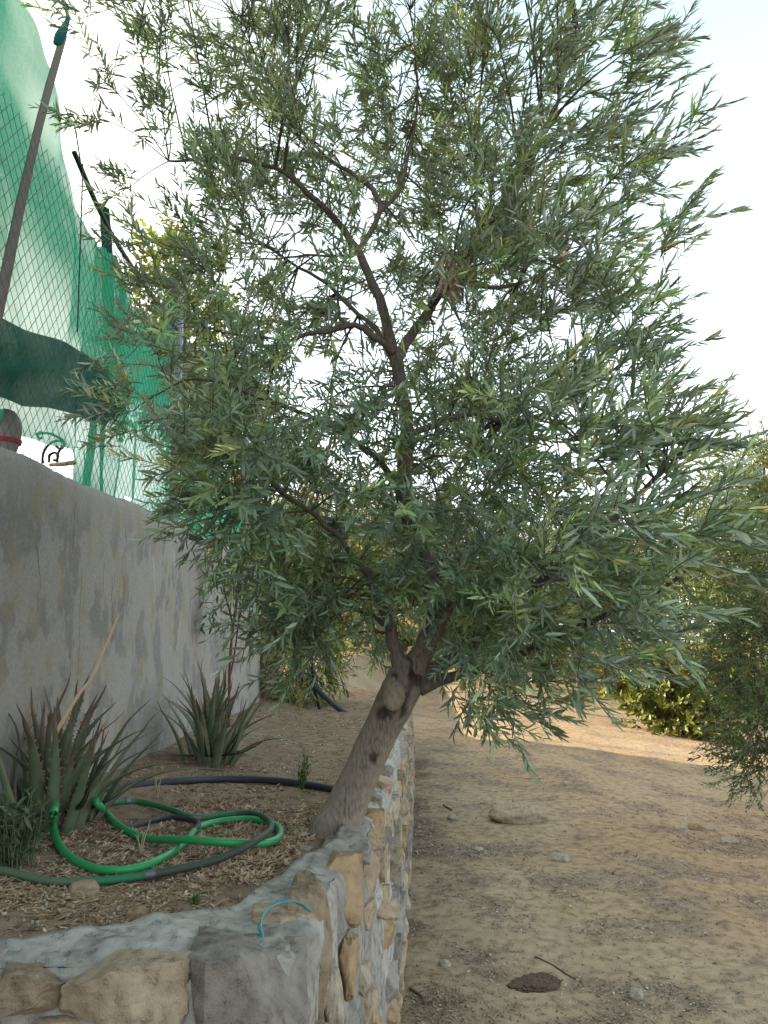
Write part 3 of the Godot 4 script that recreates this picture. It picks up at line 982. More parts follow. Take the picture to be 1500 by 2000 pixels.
func make_tree(called: String, label: String, category: String, base: Vector3, lobes: Array, sprigs: Array, material: Material, bark: Material, per: int, sizes: Vector2, tint: Color, trunk_r: float, outward := Vector3(0, 0.3, 0), group := "") -> Node3D:
	var t := thing(called, label, category, base, group)
	var inv := t.transform.affine_inverse()
	var mid := Vector3.ZERO
	for l in lobes: mid += l[0] / lobes.size()
	var fork := base.lerp(mid, 0.5)
	fork.x = lerpf(base.x, mid.x, 0.3)
	if trunk_r > 0.0:
		var g := Geo.new()
		tube(g, curve_points([base - Vector3(0, 0.2, 0), base.lerp(fork, 0.5) + Vector3(0.06, 0, 0.04), fork], 5), spread([trunk_r * 1.3, trunk_r, trunk_r * 0.8], 5), 10, Color(0.15, 0.115, 0.09), 0.25)
		put("trunk", build(g), bark, t, inv)
	for l in lobes:
		var g := Geo.new()
		var r := maxf(trunk_r * 0.5, 0.008)
		tube(g, curve_points([fork if trunk_r > 0.0 else base, fork.lerp(l[0], 0.5) + Vector3(0, 0.1 * l[1], 0.05), l[0]], 4), spread([r, r * 0.7, r * 0.25], 4), 6, Color(0.18, 0.15, 0.12), 0.1)
		put("limb", build(g), bark, t, inv)
	var ts := leafy_mass(lobes, per, sizes, outward)
	for m in sprigs.size():
		var a := []
		var c := []
		for k in ts.size():
			if k % sprigs.size() == m:
				a.append(inv * ts[k])
				var v := rng.randf_range(0.6, 1.3)
				c.append(Color(tint.r * v, tint.g * v, tint.b * v))
		many("crown", sprigs[m], material, a, c, t)
	return t

func make_plants(bark: Material, leaf_mat: Material) -> void:
	var ol_top := Color(0.085, 0.120, 0.058)
	var ol_under := Color(0.215, 0.255, 0.165)
	var stem := Color(0.17, 0.15, 0.11)
	var olive := []
	var broad := []
	var fine := []
	for k in 3:
		olive.append(sprig_mesh(10 + k, 8, 0.30, 0.20, ol_top, ol_under, stem))
		broad.append(sprig_mesh(20 + k, 5, 0.42, 0.55, Color(0.13, 0.17, 0.03), Color(0.18, 0.21, 0.06), stem))
		fine.append(sprig_mesh(30 + k, 9, 0.22, 0.24, Color(0.085, 0.125, 0.045), Color(0.14, 0.17, 0.09), stem))
	var bright := leafy(0.5, 1.0)
	# behind the wall, sunlit
	var lobes := []
	for q in [[270, 660, 23, 1.0], [340, 490, 23.5, 0.9], [400, 620, 24, 1.3], [330, 570, 23, 1.0], [300, 760, 22.5, 1.6], [420, 780, 23.5, 1.9], [330, 680, 23.0, 1.2]]: lobes.append([at(q[0], q[1], q[2]), q[3]])
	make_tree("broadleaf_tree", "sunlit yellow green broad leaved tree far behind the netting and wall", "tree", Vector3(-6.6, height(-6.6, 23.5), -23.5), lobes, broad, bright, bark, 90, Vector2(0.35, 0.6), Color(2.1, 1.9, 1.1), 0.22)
	lobes = []
	for q in [[470, 880, 26, 2.0], [560, 960, 26, 1.8], [430, 1010, 25, 1.6], [520, 1080, 25, 1.3]]: lobes.append([at(q[0], q[1], q[2]), q[3]])
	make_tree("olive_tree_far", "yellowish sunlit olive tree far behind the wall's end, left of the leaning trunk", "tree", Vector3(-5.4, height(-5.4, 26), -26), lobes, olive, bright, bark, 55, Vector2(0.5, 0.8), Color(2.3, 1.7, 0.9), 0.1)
	lobes = []
	for q in [[640, 1060, 30, 2.3], [720, 1000, 31, 2.3], [700, 1120, 29, 1.8], [800, 1100, 30, 1.9]]: lobes.append([at(q[0], q[1], q[2]), q[3]])
	make_tree("olive_tree_far", "far olive tree directly behind the leaning trunk on the slope", "tree", Vector3(-2.0, height(-2.0, 30), -30), lobes, olive, bright, bark, 40, Vector2(0.5, 0.8), Color(2.0, 1.6, 0.9), 0.10)
	var place := 0
	for q in [[430, 960, 42, 3.0], [560, 1010, 44, 3.0], [660, 960, 48, 3.4], [760, 1010, 46, 3.0], [860, 980, 50, 3.2], [1040, 1020, 40, 2.6], [1130, 1010, 44, 2.8], [1230, 1030, 38, 2.6], [1330, 1020, 42, 2.8], [1420, 1050, 36, 2.4]]:
		var c := at(q[0], q[1] + 60.0, q[2])
		var r: float = q[3]
		place += 1
		make_tree("slope_tree", "far olive tree up the slope, %s" % ["leftmost of its row", "second from the left of its row", "third from the left of its row", "fourth from the left of its row", "fifth from the left of its row", "sixth from the left of its row", "seventh from the left of its row", "eighth from the left of its row", "ninth from the left of its row", "rightmost of its row"][place - 1], "tree", Vector3(c.x, height(c.x, q[2]), -q[2]), [[c, r], [c + Vector3(r * 0.7, -r * 0.3, 0.4), r * 0.7], [c + Vector3(-r * 0.7, -r * 0.4, 0.3), r * 0.7], [c + Vector3(0.1, -r * 0.9, 0.5), r * 0.8]], olive, bright, bark, 26, Vector2(0.7, 1.2), Color(1.3, 1.2, 0.8), 0.14, Vector3(0, 0.3, 0), "trees far up the slope")
	lobes = []
	for q in [[880, 1020, 22, 1.4], [910, 1110, 22, 1.6], [860, 1170, 21.5, 1.2], [930, 1190, 22, 1.0]]: lobes.append([at(q[0], q[1], q[2]), q[3]])
	make_tree("olive_tree_far", "rounded olive tree beyond the bend, left of the small sky gap", "tree", Vector3(1.1, height(1.1, 22), -22), lobes, olive, bright, bark, 90, Vector2(0.4, 0.65), Color(0.8, 0.9, 0.8), 0.09)
	lobes = []
	for q in [[1060, 1080, 18, 1.3], [1150, 1120, 18, 1.4], [1100, 1190, 17.5, 1.2], [1200, 1200, 17, 1.2]]: lobes.append([at(q[0], q[1], q[2]), q[3]])
	make_tree("olive_tree_far", "olive tree beyond the bend, right of the small sky gap", "tree", Vector3(3.4, height(3.4, 18), -18), lobes, olive, bright, bark, 100, Vector2(0.4, 0.6), Color(0.85, 0.95, 0.8), 0.08)
	lobes = []
	for q in [[1440, 930, 16, 0.75], [1490, 900, 16.5, 0.8], [1410, 1000, 15.8, 0.8], [1500, 1010, 16, 1.1], [1560, 920, 16.5, 1.1], [1430, 1080, 15.5, 0.9], [1540, 1100, 16, 1.2], [1400, 1150, 15.4, 0.9], [1470, 1180, 15.4, 1.0], [1390, 1230, 15.3, 0.8], [1400, 960, 15.8, 0.6], [1370, 1060, 15.6, 0.7], [1520, 1000, 16, 1.0]]: lobes.append([at(q[0], q[1], q[2]), q[3]])
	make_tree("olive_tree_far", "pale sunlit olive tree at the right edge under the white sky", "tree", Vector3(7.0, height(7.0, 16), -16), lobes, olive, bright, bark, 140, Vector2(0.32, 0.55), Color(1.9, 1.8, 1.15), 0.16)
	lobes = []
	for q in [[1475, 1190, 7.0, 0.42], [1500, 1290, 6.8, 0.5], [1440, 1330, 7.1, 0.34], [1490, 1420, 6.8, 0.42], [1420, 1250, 7.4, 0.35], [1540, 1400, 6.7, 0.55], [1500, 1500, 6.75, 0.30], [1440, 1470, 7.0, 0.22], [1560, 1180, 7, 0.6], [1470, 1090, 7.4, 0.36], [1600, 1000, 7.2, 0.6]]: lobes.append([at(q[0], q[1], q[2]), q[3]])
	make_tree("bushy_olive_tree", "bushy green olive with foliage down to the ground at the path's right edge", "tree", Vector3(3.4, height(3.4, 6.9), -6.9), lobes, fine, leaf_mat, bark, 560, Vector2(0.16, 0.30), Color(1.45, 1.55, 1.35), 0.07, Vector3(-0.2, -0.1, 0.2))
	lobes = []
	for q in [[1290, 1400, 15.5, 0.5], [1340, 1405, 15.2, 0.55], [1390, 1410, 15, 0.5], [1250, 1385, 15.8, 0.4], [1320, 1350, 15.6, 0.6], [1400, 1330, 15.5, 0.8], [1240, 1320, 16.2, 0.7]]: lobes.append([at(q[0], q[1], q[2]), q[3]])
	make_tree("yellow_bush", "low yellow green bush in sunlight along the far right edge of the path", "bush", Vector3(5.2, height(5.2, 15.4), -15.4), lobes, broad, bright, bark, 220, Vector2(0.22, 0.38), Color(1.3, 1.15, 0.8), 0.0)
	lobes = []
	for q in [[540, 1140, 8.1, 0.42], [585, 1230, 8.0, 0.36], [545, 1280, 7.9, 0.34], [610, 1160, 8.4, 0.42], [565, 1340, 7.85, 0.28], [640, 1110, 8.6, 0.45], [510, 1060, 8.3, 0.45], [530, 1370, 7.75, 0.2], [600, 1290, 8.1, 0.3], [570, 1040, 8.5, 0.45], [590, 1370, 7.9, 0.18]]: lobes.append([at(q[0] + 25, q[1], q[2]), q[3]])
	make_tree("drooping_shrub", "green drooping shrub growing round the far end of the grey wall", "shrub", Vector3(-1.25, height(-1.25, 7.95), -7.95), lobes, olive, leaf_mat, bark, 420, Vector2(0.2, 0.36), Color(1.8, 1.8, 0.75), 0.03, Vector3(0, -0.9, 0.1))
	# scrub and dry grass far off, nobody could count it
	var ts := []
	var cs := []
	for k in 2600:
		var d := rng.randf_range(24, 150)
		var x := rng.randf_range(-0.7, 0.8) * d
		if absf(x) < 3.0 and d < 30.0: continue
		var s := rng.randf_range(0.6, 2.0)
		ts.append(Transform3D(Basis(Vector3.UP, rng.randf() * TAU).scaled_local(Vector3(s * 1.3, s, s * 1.3)), Vector3(x, height(x, d) - 0.15, -d)))
		var v := rng.randf_range(0.6, 1.2)
		cs.append(Color(v, v, v * 0.8) if rng.randf() < 0.6 else Color(v * 2.4, v * 1.7, v * 1.2))
	var tuft := Geo.new()
	for k in 46:
		var a := rng.randf() * TAU
		var o := Vector3(cos(a), 0, sin(a))
		leaf_into(tuft, o * rng.randf_range(0, 0.3) + Vector3(0, rng.randf_range(0, 0.45), 0), o + Vector3(0, rng.randf_range(0.2, 2.5), 0), rand_dir(), rng.randf_range(0.2, 0.45), 0.09, 0.3, 0.2, Color(0.10, 0.11, 0.05), Color(0.14, 0.15, 0.08), 2)
	tag(many("far_scrub", build(tuft), bright, ts, cs), "dry scrub covering the far slope", "scrub", "", "stuff")

func aloe_leaf(sd: int, bend: float) -> ArrayMesh:   # one metre tall along +y, bending towards +z
	var r := RandomNumberGenerator.new()
	r.seed = sd
	var g := Geo.new()
	var seg := 14
	var twist := r.randf_range(-0.5, 0.5)
	for k in seg + 1:
		var t := float(k) / seg
		var w := 0.042 * pow(1.0 - t, 0.75) * (1.0 + 0.15 * sin(t * 5.0)) + 0.0015
		var th := w * lerpf(0.5, 0.25, t)
		var dead := smoothstep(0.70 + 0.12 * sin(sd * 1.7), 0.95, t)
		var y := t - 0.25 * absf(bend) * t * t
		var z := bend * t * t * 0.8 - 0.04 * dead * sin(t * 7.0 + sd)
		var x := twist * t * t * 0.25
		for s in 8:
			var a := TAU * s / 8.0
			var q := Vector2(cos(a) * w, sin(a) * th)
			q.y += (0.6 * q.x * q.x / maxf(w, 0.001))          # a channel on the inner side
			q = q.rotated(twist * t * 1.2)
			g.v.append(Vector3(x + q.x, y, z - q.y))
			var c := Color(0.092, 0.135, 0.080).lerp(Color(0.130, 0.165, 0.100), 0.5 + 0.5 * sin(sd * 2.3 + t * 4.0))
			c = c.lerp(Color(0.110, 0.112, 0.072), smoothstep(0.5, 0.85, t) * 0.6)
			c = c.lerp(Color(0.17, 0.078, 0.062), dead * 0.75)
			c = c.lerp(Color(0.08, 0.055, 0.045), smoothstep(0.9, 1.0, t))
			if s == 0 or s == 4: c = c.lerp(Color(0.24, 0.17, 0.10), 0.5)
			g.c.append(c * (1.0 + 0.12 * sin(t * 60.0 + s)))
	for k in seg:
		for s in 8:
			var a := k * 8 + s
			var b := k * 8 + (s + 1) % 8
			g.i.append_array([a, a + 8, b, a + 8, b + 8, b])
	for k in range(1, 12):      # marginal teeth
		var t := k / 13.0
		for s in [0, 4]:
			var a := g.v[int(t * seg) * 8 + s]
			var out: Vector3 = (a - g.v[int(t * seg) * 8 + (4 - s)]).normalized()
			var q := g.v.size()
			g.v.append_array([a + Vector3(0, 0.012, 0), a - Vector3(0, 0.006, 0), a + out * 0.014 + Vector3(0, 0.014, 0)])
			for j in 3: g.c.append(Color(0.26, 0.16, 0.10))
			g.i.append_array([q, q + 1, q + 2])
	return build(g)

func make_aloes() -> void:
	var m := mat(0.55, Color.WHITE, null, 0, 0, 0.4)
	var kinds := []
	for k in 9: kinds.append(aloe_leaf(50 + k, [0.05, 0.2, 0.4, 0.7, 0.15, 0.5, 0.9, 0.3, -0.15][k]))
	var dry := mat(0.9, Color(0.24, 0.15, 0.09))
	var spots := [[Vector3(-1.335, 0, -2.98), 64, 0.53, "large spiky aloe with red tips at the photo's left edge, beside the green hose", 0.30],
		[Vector3(-1.13, 0, -4.42), 46, 0.54, "smaller spiky aloe with red tips at the foot of the wall, further back", 0.22]]
	for s in spots:
		var p: Vector3 = s[0]
		p.y = height(p.x, -p.z)
		var t := thing("aloe_plant", s[3], "aloe", p, "aloes at the foot of the wall")
		for k in s[1]:
			var f: float = float(k) / s[1]
			var a: float = k * 2.39996 + rng.randf_range(-0.3, 0.3)
			var lean := lerpf(0.04, 0.52, f * f) + rng.randf_range(-0.08, 0.12)
			var o := Vector3(cos(a), 0, sin(a))
			if o.x < -0.3: lean *= 0.45
			if k % 5 == 1 and o.x > 0: lean += 0.2
			var y := (Vector3.UP * cos(lean) + o * sin(lean)).normalized()
			var z := (o - y * o.dot(y)).normalized()
			var len: float = s[2] * rng.randf_range(0.72, 1.12) * (1.0 - 0.15 * f)
			var b := Basis(y.cross(z), y, z).scaled_local(Vector3(len * 1.25, len, len))
			put("leaf", kinds[k % 9], m, t, Transform3D(b, o * s[4] * f * rng.randf_range(0.4, 1.0) * Vector3(0.7, 1, 1.0) - Vector3(0, 0.02, 0)))
		for k in 7:
			var a := rng.randf_range(-0.6, 2.6)
			var o := Vector3(cos(a), 0.12, sin(a)).normalized()
			put("dry_leaf", kinds[3 + k % 4], dry, t, Transform3D(Basis(o.cross(Vector3.UP).normalized(), o, Vector3.UP).scaled_local(Vector3(0.22, rng.randf_range(0.16, 0.3), 0.2)), o * 0.14 + Vector3(0, 0.03, 0)))
	# dry flower stalk rising from the near aloe
	var st := Geo.new()
	tube(st, curve_points([at(72, 1530, 2.86), at(100, 1450, 2.88), at(150, 1362, 2.93), at(178, 1325, 2.96), at(205, 1265, 3.0), at(233, 1198, 3.03)], 6), spread([0.008, 0.0075, 0.007, 0.0065, 0.007, 0.006], 6), 7, Color(0.48, 0.345, 0.22), 0.1, Color(0.58, 0.45, 0.33))
	tag(put("dry_stalk", build(st), mat(0.9)), "thin dry tan stalk leaning up in front of the grey wall", "stalk")

# ---------------------------------------------------------------- hoses, pipes, twine
func lay(points: Array, lift: float) -> Array:
	var out := []
	for q in points:
		var p := on_level(q[0], q[1], 0.9)
		for k in 2: p = on_level(q[0], q[1], height(p.x, -p.z) + lift + (q[2] if q.size() > 2 else 0.0))
		out.append(p)
	return out

func make_hoses() -> void:
	var green := mat(0.42, Color(0.026, 0.30, 0.095), null, 0, 0, 0.5)
	var old := mat(0.6, Color.WHITE, null, 0, 0, 0.4)
	var metal := mat(0.55, Color(0.16, 0.165, 0.17))
	metal.metallic = 0.8
	var black := mat(0.55, Color(0.032, 0.036, 0.043), null, 0, 0, 0.4)
	var h := thing("green_hose", "bright green garden hose lying in a loose coil on the terrace soil", "hose", lay([[300, 1690]], 0.0)[0])
	var inv := h.transform.affine_inverse()
	var run := lay([[118, 1530, 0.06], [110, 1565, 0.05], [103, 1610, 0.02], [122, 1660], [180, 1695], [260, 1697], [325, 1672, 0.0], [362, 1645, 0.0], [385, 1618], [430, 1604], [490, 1600], [538, 1612], [547, 1632], [520, 1646, 0.02], [450, 1646, 0.03], [370, 1640, 0.03], [285, 1637, 0.01], [232, 1612], [205, 1585], [176, 1552, 0.02], [150, 1520, 0.05]], 0.014)
	var g := Geo.new()
	tube(g, curve_points(run, 8), PackedFloat32Array([0.0126]), 12)
	put("hose_line", build(g), green, h, inv)
	var o := thing("dark_hose", "older dark green hose tangled with the bright green one, trailing to the left", "hose", lay([[430, 1680]], 0.0)[0])
	run = lay([[165, 1572], [205, 1569], [240, 1566], [275, 1566], [330, 1580, .01], [378, 1597, .012], [430, 1592, .01], [488, 1588, .01], [522, 1600, .02], [528, 1620, .03], [490, 1647, 0.045], [425, 1678, .01], [335, 1700, .012], [255, 1714, .002], [170, 1722], [90, 1720], [10, 1702], [-70, 1690]], 0.013)
	var pts := curve_points(run, 8)
	var segs := [[0, 18, Color(0.03, 0.14, 0.06)], [18, 52, Color(0.03, 0.15, 0.062)], [52, 72, Color(0.032, 0.085, 0.042)], [72, 100, Color(0.050, 0.062, 0.046)], [100, 112, Color(0.035, 0.16, 0.07)], [112, 137, Color(0.075, 0.115, 0.060)]]
	for s in segs:
		g = Geo.new()
		tube(g, pts.slice(s[0], s[1] + 1 if s[1] < pts.size() else pts.size()), PackedFloat32Array([0.0115]), 10, s[2])
		put("hose_length", build(g), old, o, o.transform.affine_inverse())
	for k in [18, 100, 41]:
		g = Geo.new()
		tube(g, PackedVector3Array([pts[k - 1], pts[k], pts[k + 1]]), PackedFloat32Array([0.0142]), 10)
		put("clamp_ring", build(g), metal, o, o.transform.affine_inverse())
	g = Geo.new()
	tube(g, curve_points(lay([[248, 1618], [285, 1606], [330, 1597, .004], [372, 1601, .01], [388, 1610, .012], [372, 1628, .006], [352, 1645, .004]], 0.010), 8), PackedFloat32Array([0.0105]), 10)
	tag(put("black_hose", build(g), black), "short black length of hose lying inside the green coil", "hose")
	g = Geo.new()
	tube(g, curve_points(lay([[186, 1546], [240, 1538], [300, 1530], [360, 1525], [420, 1522], [480, 1522], [540, 1525], [600, 1532], [655, 1542]], 0.017), 6), PackedFloat32Array([0.0162]), 12, Color.WHITE, 0.03)
	tag(put("black_pipe", build(g), black), "thick black irrigation pipe running across the soil to the tree", "pipe")
	g = Geo.new()
	tube(g, curve_points([at(617, 1345, 7.5), at(640, 1366, 7.3), at(665, 1387, 7.1), at(700, 1405, 7.0)], 6), PackedFloat32Array([0.022]), 9)
	tag(put("black_pipe_end", build(g), black), "black pipe end sloping down behind the tree, beside the thin stake", "pipe")
	g = Geo.new()
	tube(g, PackedVector3Array([at(624, 1385, 7.5), at(614, 1345, 7.5), at(608, 1280, 7.55), at(604, 1200, 7.6)]), PackedFloat32Array([0.014, 0.013, 0.012, 0.011]), 8, Color.WHITE, 0.08)
	tag(put("thin_stake", build(g), mat(0.8, Color(0.02, 0.018, 0.016))), "thin dark stake standing in the soil past the wall's end", "stake")
	g = Geo.new()
	for s in 3:
		var e := 0.003 * (s - 1)
		tube(g, curve_points([at(500, 1842, 1.90) + Vector3(e, 0.006, 0), at(512, 1838, 1.92) + Vector3(e, 0.010, e), at(507, 1818, 1.93) + Vector3(e, 0.012 + e, 0), at(522, 1793, 1.96) + Vector3(0, 0.016 + e, e), at(552, 1777, 2.0) + Vector3(0, 0.02 - e, 0), at(585, 1777, 2.0) + Vector3(0, 0.014 + e, e), at(606, 1783, 1.98) + Vector3(e, 0.004, 0)], 6), PackedFloat32Array([0.0022]), 6, Color(0.085, 0.24, 0.25) * (0.8 + 0.2 * s))
	tag(put("twine_loop", build(g), mat(0.8)), "turquoise plastic twine loop lying on the grey corner stone", "twine")

# ---------------------------------------------------------------- small things on the ground
func make_details(leaf_mat: Material, stone_tex: Texture2D) -> void:
	var rock_mat := mat(0.9, Color(0.45, 0.36, 0.265), stone_tex, 2.4, 0.6, 0.2)
	var pale := mat(0.9, Color(0.44, 0.40, 0.34), stone_tex, 4.0, 0.3, 0.2)
	var tan_mat := mat(0.9, Color(0.36, 0.26, 0.17), stone_tex, 4.0, 0.3, 0.2)
	var rocks := []
	for k in 5: rocks.append(stone_mesh(300 + k, 10, 7, 0.14, false, 0.7))
	var list := [["half_buried_rock", "large flat tan rock half buried in the middle of the path", "rock", 1010, 1597, 84, 34, 0, 0],
		["path_stone", "pale grey stone lying alone near the bottom of the path", "stone", 1243, 1947, 24, 20, 1, 1],
		["path_stone", "pale stone on the path, just left of the photo's right half middle row", "stone", 1095, 1680, 28, 18, 1, 2],
		["path_stone", "small grey stone on the path, between the flat rock and the pale stone", "stone", 934, 1661, 16, 10, 1, 3],
		["path_stone", "leftmost of three pale stones in a row at the right of the path", "stone", 1330, 1622, 22, 13, 1, 4],
		["path_stone", "middle one of three stones in a row at the right, more tan", "stone", 1358, 1619, 22, 13, 2, 0],
		["path_stone", "rightmost of three pale stones in a row at the right of the path", "stone", 1386, 1620, 18, 10, 1, 1],
		["path_stone", "thin white sliver of stone right of the row of three", "stone", 1426, 1644, 26, 10, 1, 2],
		["path_stone", "small whitish stone on the path near the foot of the stone wall", "stone", 882, 1600, 14, 14, 1, 3],
		["path_stone", "grey stone on the path near the wall's foot, low in the photo", "stone", 868, 1886, 18, 14, 1, 4],
		["path_stone", "small pale stone on the path beside the shade's edge, above the flat rock", "stone", 1107, 1533, 12, 9, 1, 0]]
	for k in list.size():
		var q: Array = list[k]
		var p := on_level(q[3], q[4], 0.0)
		for j in 3: p = on_level(q[3], q[4], height(p.x, -p.z))
		var s: float = -p.z / F
		var o := put(q[0], rocks[q[8]], [rock_mat, pale, tan_mat][q[7]], null, Transform3D(Basis(Vector3.UP, k * 1.3).scaled_local(Vector3(q[5] * s * 1.05, q[6] * s * 0.9, q[5] * s * 0.9)), p + Vector3(0, q[6] * s * 0.15, 0)))
		tag(o, q[1], q[2], "loose stones on the path" if k > 0 else "")
	var up := [["loose_stone", "rounded brown stone half sunk in the soil near the mortar edge", 268, 1790, 34, 26, 2, 0], ["loose_stone", "flat grey stone in the soil under the hose's lower bend", 165, 1740, 60, 24, 0, 1],
		["loose_stone", "small round tan stone at the foot of the trunk, on the right", 680, 1636, 26, 20, 2, 2], ["loose_stone", "white chip of stone lying between the hose and the trunk", 596, 1658, 30, 9, 1, 3], ["loose_stone", "small white pebble on the soil just behind the mortar", 342, 1788, 9, 7, 1, 4],
		["loose_stone", "pale lump of stone at the foot of the trunk, on the left", 622, 1630, 20, 14, 2, 4]]
	for k in up.size():
		var q: Array = up[k]
		var p: Vector3 = lay([[q[2], q[3]]], 0.0)[0]
		var s: float = -p.z / F
		tag(put(q[0], rocks[q[7]], [rock_mat, pale, tan_mat][q[6]], null, Transform3D(Basis(Vector3.UP, k * 2.1).scaled_local(Vector3(q[4] * s, q[5] * s * 1.2, q[4] * s * 0.8)), p)), q[1], "stone", "loose stones on the terrace")
	var pts0 := []
	var pcs := []
	for k in 40:
		var a := rng.randf_range(-0.6, 3.4)
		var c0: Vector3 = lay([[664, 1628]], 0.0)[0]
		var p := c0 + Vector3(cos(a) * rng.randf_range(0.08, 0.17), 0, sin(a) * rng.randf_range(0.07, 0.15))
		p.y = height(p.x, -p.z) + 0.005
		var sz := rng.randf_range(0.010, 0.030)
		pts0.append(Transform3D(Basis(Vector3.UP, k * 1.7).scaled_local(Vector3(sz, sz * 0.7, sz * 0.8)), p))
		pcs.append(Color(0.42, 0.34, 0.25) * rng.randf_range(0.6, 1.2))
	tag(many("root_gravel", rocks[2], mat(0.9, Color.WHITE, null, 0, 0, 0.2), pts0, pcs), "small gravel scattered round the foot of the leaning trunk", "gravel", "", "stuff")
	# dark clod of dung on the path
	var dung := stone_mesh(320, 14, 2, 0.5, false, 0.85)
	var dp := on_level(1045, 1918, height(0.45, 3.6))
	tag(put("dark_clod", dung, mat(1.0, Color(0.17, 0.12, 0.10), stone_tex, 6.0, 0.6, 0.1), null, Transform3D(Basis(Vector3.UP, 0.4).scaled_local(Vector3(0.19, 0.016, 0.14)), dp)), "dark brown flattened clod of dirt near the bottom of the path", "clod")
	# lone sticks
	for q in [[[[1045, 1868], [1080, 1885], [1110, 1905], [1125, 1912]], 0.0035, "thin dark curved twig on the path just above the dark clod"], [[[866, 1573], [874, 1577], [882, 1582]], 0.008, "short thick dark stick on the path left of the flat rock"], [[[800, 1930], [822, 1945], [828, 1958]], 0.006, "dark bent twig close to the foot of the stone wall"], [[[995, 1518], [1050, 1521], [1110, 1519]], 0.003, "long thin straw coloured twig lying across the path"]]:
		var pts := []
		for e in q[0]:
			var p := on_level(e[0], e[1], 0.0)
			for j in 2: p = on_level(e[0], e[1], height(p.x, -p.z) + q[1])
			pts.append(p)
		var g := Geo.new()
		tube(g, curve_points(pts, 5), PackedFloat32Array([q[1]]), 6, Color(0.10, 0.07, 0.055), 0.2)
		tag(put("twig_stick", build(g), mat(0.9)), q[2], "twig", "twigs lying on the path")
	# litter: flakes, straws and grit on the path and the terrace
	var flake := Geo.new()
	leaf_into(flake, Vector3(-0.5, 0, 0), Vector3.RIGHT, Vector3.UP, 1.0, 0.32, 0.5, 0.35, Color.WHITE, Color(0.8, 0.8, 0.8), 2)
	var flake_mesh := build(flake)
	var straw := Geo.new()
	tube(straw, PackedVector3Array([Vector3(-0.5, 0, 0), Vector3(-0.1, 0.05, 0.04), Vector3(0.5, 0.02, -0.03)]), PackedFloat32Array([0.022]), 4, Color.WHITE, 0.0, Color(-1, 0, 0), false)
	var straw_mesh := build(straw)
	var grit_mesh := stone_mesh(330, 2, 5, 0.2, true)
	var litter_mat := mat(0.9, Color.WHITE, null, 0, 0, 0.2)
	var sets := [[], [], []]
	var tint := [[], [], []]
	var tones := [Color(0.20, 0.145, 0.105), Color(0.30, 0.225, 0.15), Color(0.155, 0.115, 0.09), Color(0.46, 0.40, 0.33), Color(0.25, 0.215, 0.20), Color(0.12, 0.09, 0.08)]
	var made := 0
	while made < 78000:
		var px := rng.randf_range(-80, 1580)
		var py := rng.randf_range(1330, 2080)
		var p := on_level(px, py, 0.0 if px > 760 else 0.88)
		if -p.z > 17.0 or -p.z < 1.5: continue
		p.x += rng.randf_range(-0.02, 0.02)
		var d := -p.z
		if p.x < wall_face(d) + 0.03 and p.x > wall_face(d) - 0.20 and d < 10.0: continue
		if p.x < -1.42: continue
		p.y = height(p.x, d)
		var patch := soil_noise.get_noise_2d(p.x * 34.0, d * 34.0 + 70) + 0.6 * soil_noise.get_noise_2d(p.x * 9.0 + 90, d * 9.0 + 20)
		var edge := smoothstep(0.35, 0.0, p.x) * (1.0 if p.x > -0.2 else 0.75)
		made += 1
		if p.x < -0.3 and rng.randf() < 0.1: continue
		if rng.randf() > clampf((0.22 if p.x > -0.3 else 0.34) + patch * 1.3 + edge * 0.45, 0.05, 1.0): continue
		var r := rng.randf()
		var which := 0 if r < 0.52 else (1 if r < 0.80 else 2)
		var s: float = [rng.randf_range(0.010, 0.034), rng.randf_range(0.015, 0.060), rng.randf_range(0.003, 0.010)][which] * (1.0 if d < 6.0 else 1.4)
		var up2 := (Vector3.UP + rand_dir() * 0.35).normalized()
		var x := up2.cross(rand_dir()).normalized()
		sets[which].append(Transform3D(Basis(x, up2, x.cross(up2)).scaled_local(Vector3(s, s, s)), p + Vector3(0, 0.003, 0)))
		var c: Color = tones[rng.randi() % 6] * rng.randf_range(0.8, 1.3)
		if p.x < -0.3: c = c * Color(1.25, 1.0, 0.82)
		if which == 1: c = Color(0.42, 0.30, 0.18) * rng.randf_range(0.6, 1.1)
		if which == 2: c = Color(0.37, 0.295, 0.215) * rng.randf_range(0.6, 1.25)
		tint[which].append(c)
	tag(many("leaf_litter", flake_mesh, litter_mat, sets[0], tint[0]), "small dry leaf fragments strewn over path and terrace", "leaf litter", "", "stuff")
	tag(many("straw_litter", straw_mesh, litter_mat, sets[1], tint[1]), "short dry straws strewn over path and terrace", "straw", "", "stuff")
	tag(many("grit", grit_mesh, litter_mat, sets[2], tint[2]), "small grit and pebbles on the path and terrace", "grit", "", "stuff")
	# dry pinkish ground cover round the hoses
	var curl := Geo.new()
	for k in 7:
		var a: float = k * 0.9
		leaf_into(curl, Vector3(0, 0.1 * k / 7.0, 0), Vector3(cos(a), rng.randf_range(0.3, 1.4), sin(a)), Vector3.UP + rand_dir() * 0.4, rng.randf_range(0.5, 1.0), 0.22, 0.8, 0.4, Color.WHITE, Color(0.75, 0.72, 0.70), 2)
	var cts := []
	var ccs := []
	var tried := 0
	while tried < 9000:
		tried += 1
		var px := rng.randf_range(60, 690)
		var py := rng.randf_range(1500, 1800)
		var p := on_level(px, py, 0.885)
		var d := -p.z
		if p.x > wall_face(d) - 0.20 or p.x < -1.40: continue
		var core := exp(-pow((px - 520.0) / 190.0, 2.0) - pow((py - 1640.0) / 85.0, 2.0)) + 0.4 * exp(-pow((px - 200.0) / 110.0, 2.0) - pow((py - 1640.0) / 60.0, 2.0))
		var pn := soil_noise.get_noise_2d(p.x * 40.0 + 500, d * 40.0)
		if rng.randf() > core * 1.1 + pn * 0.8 - 0.05: continue
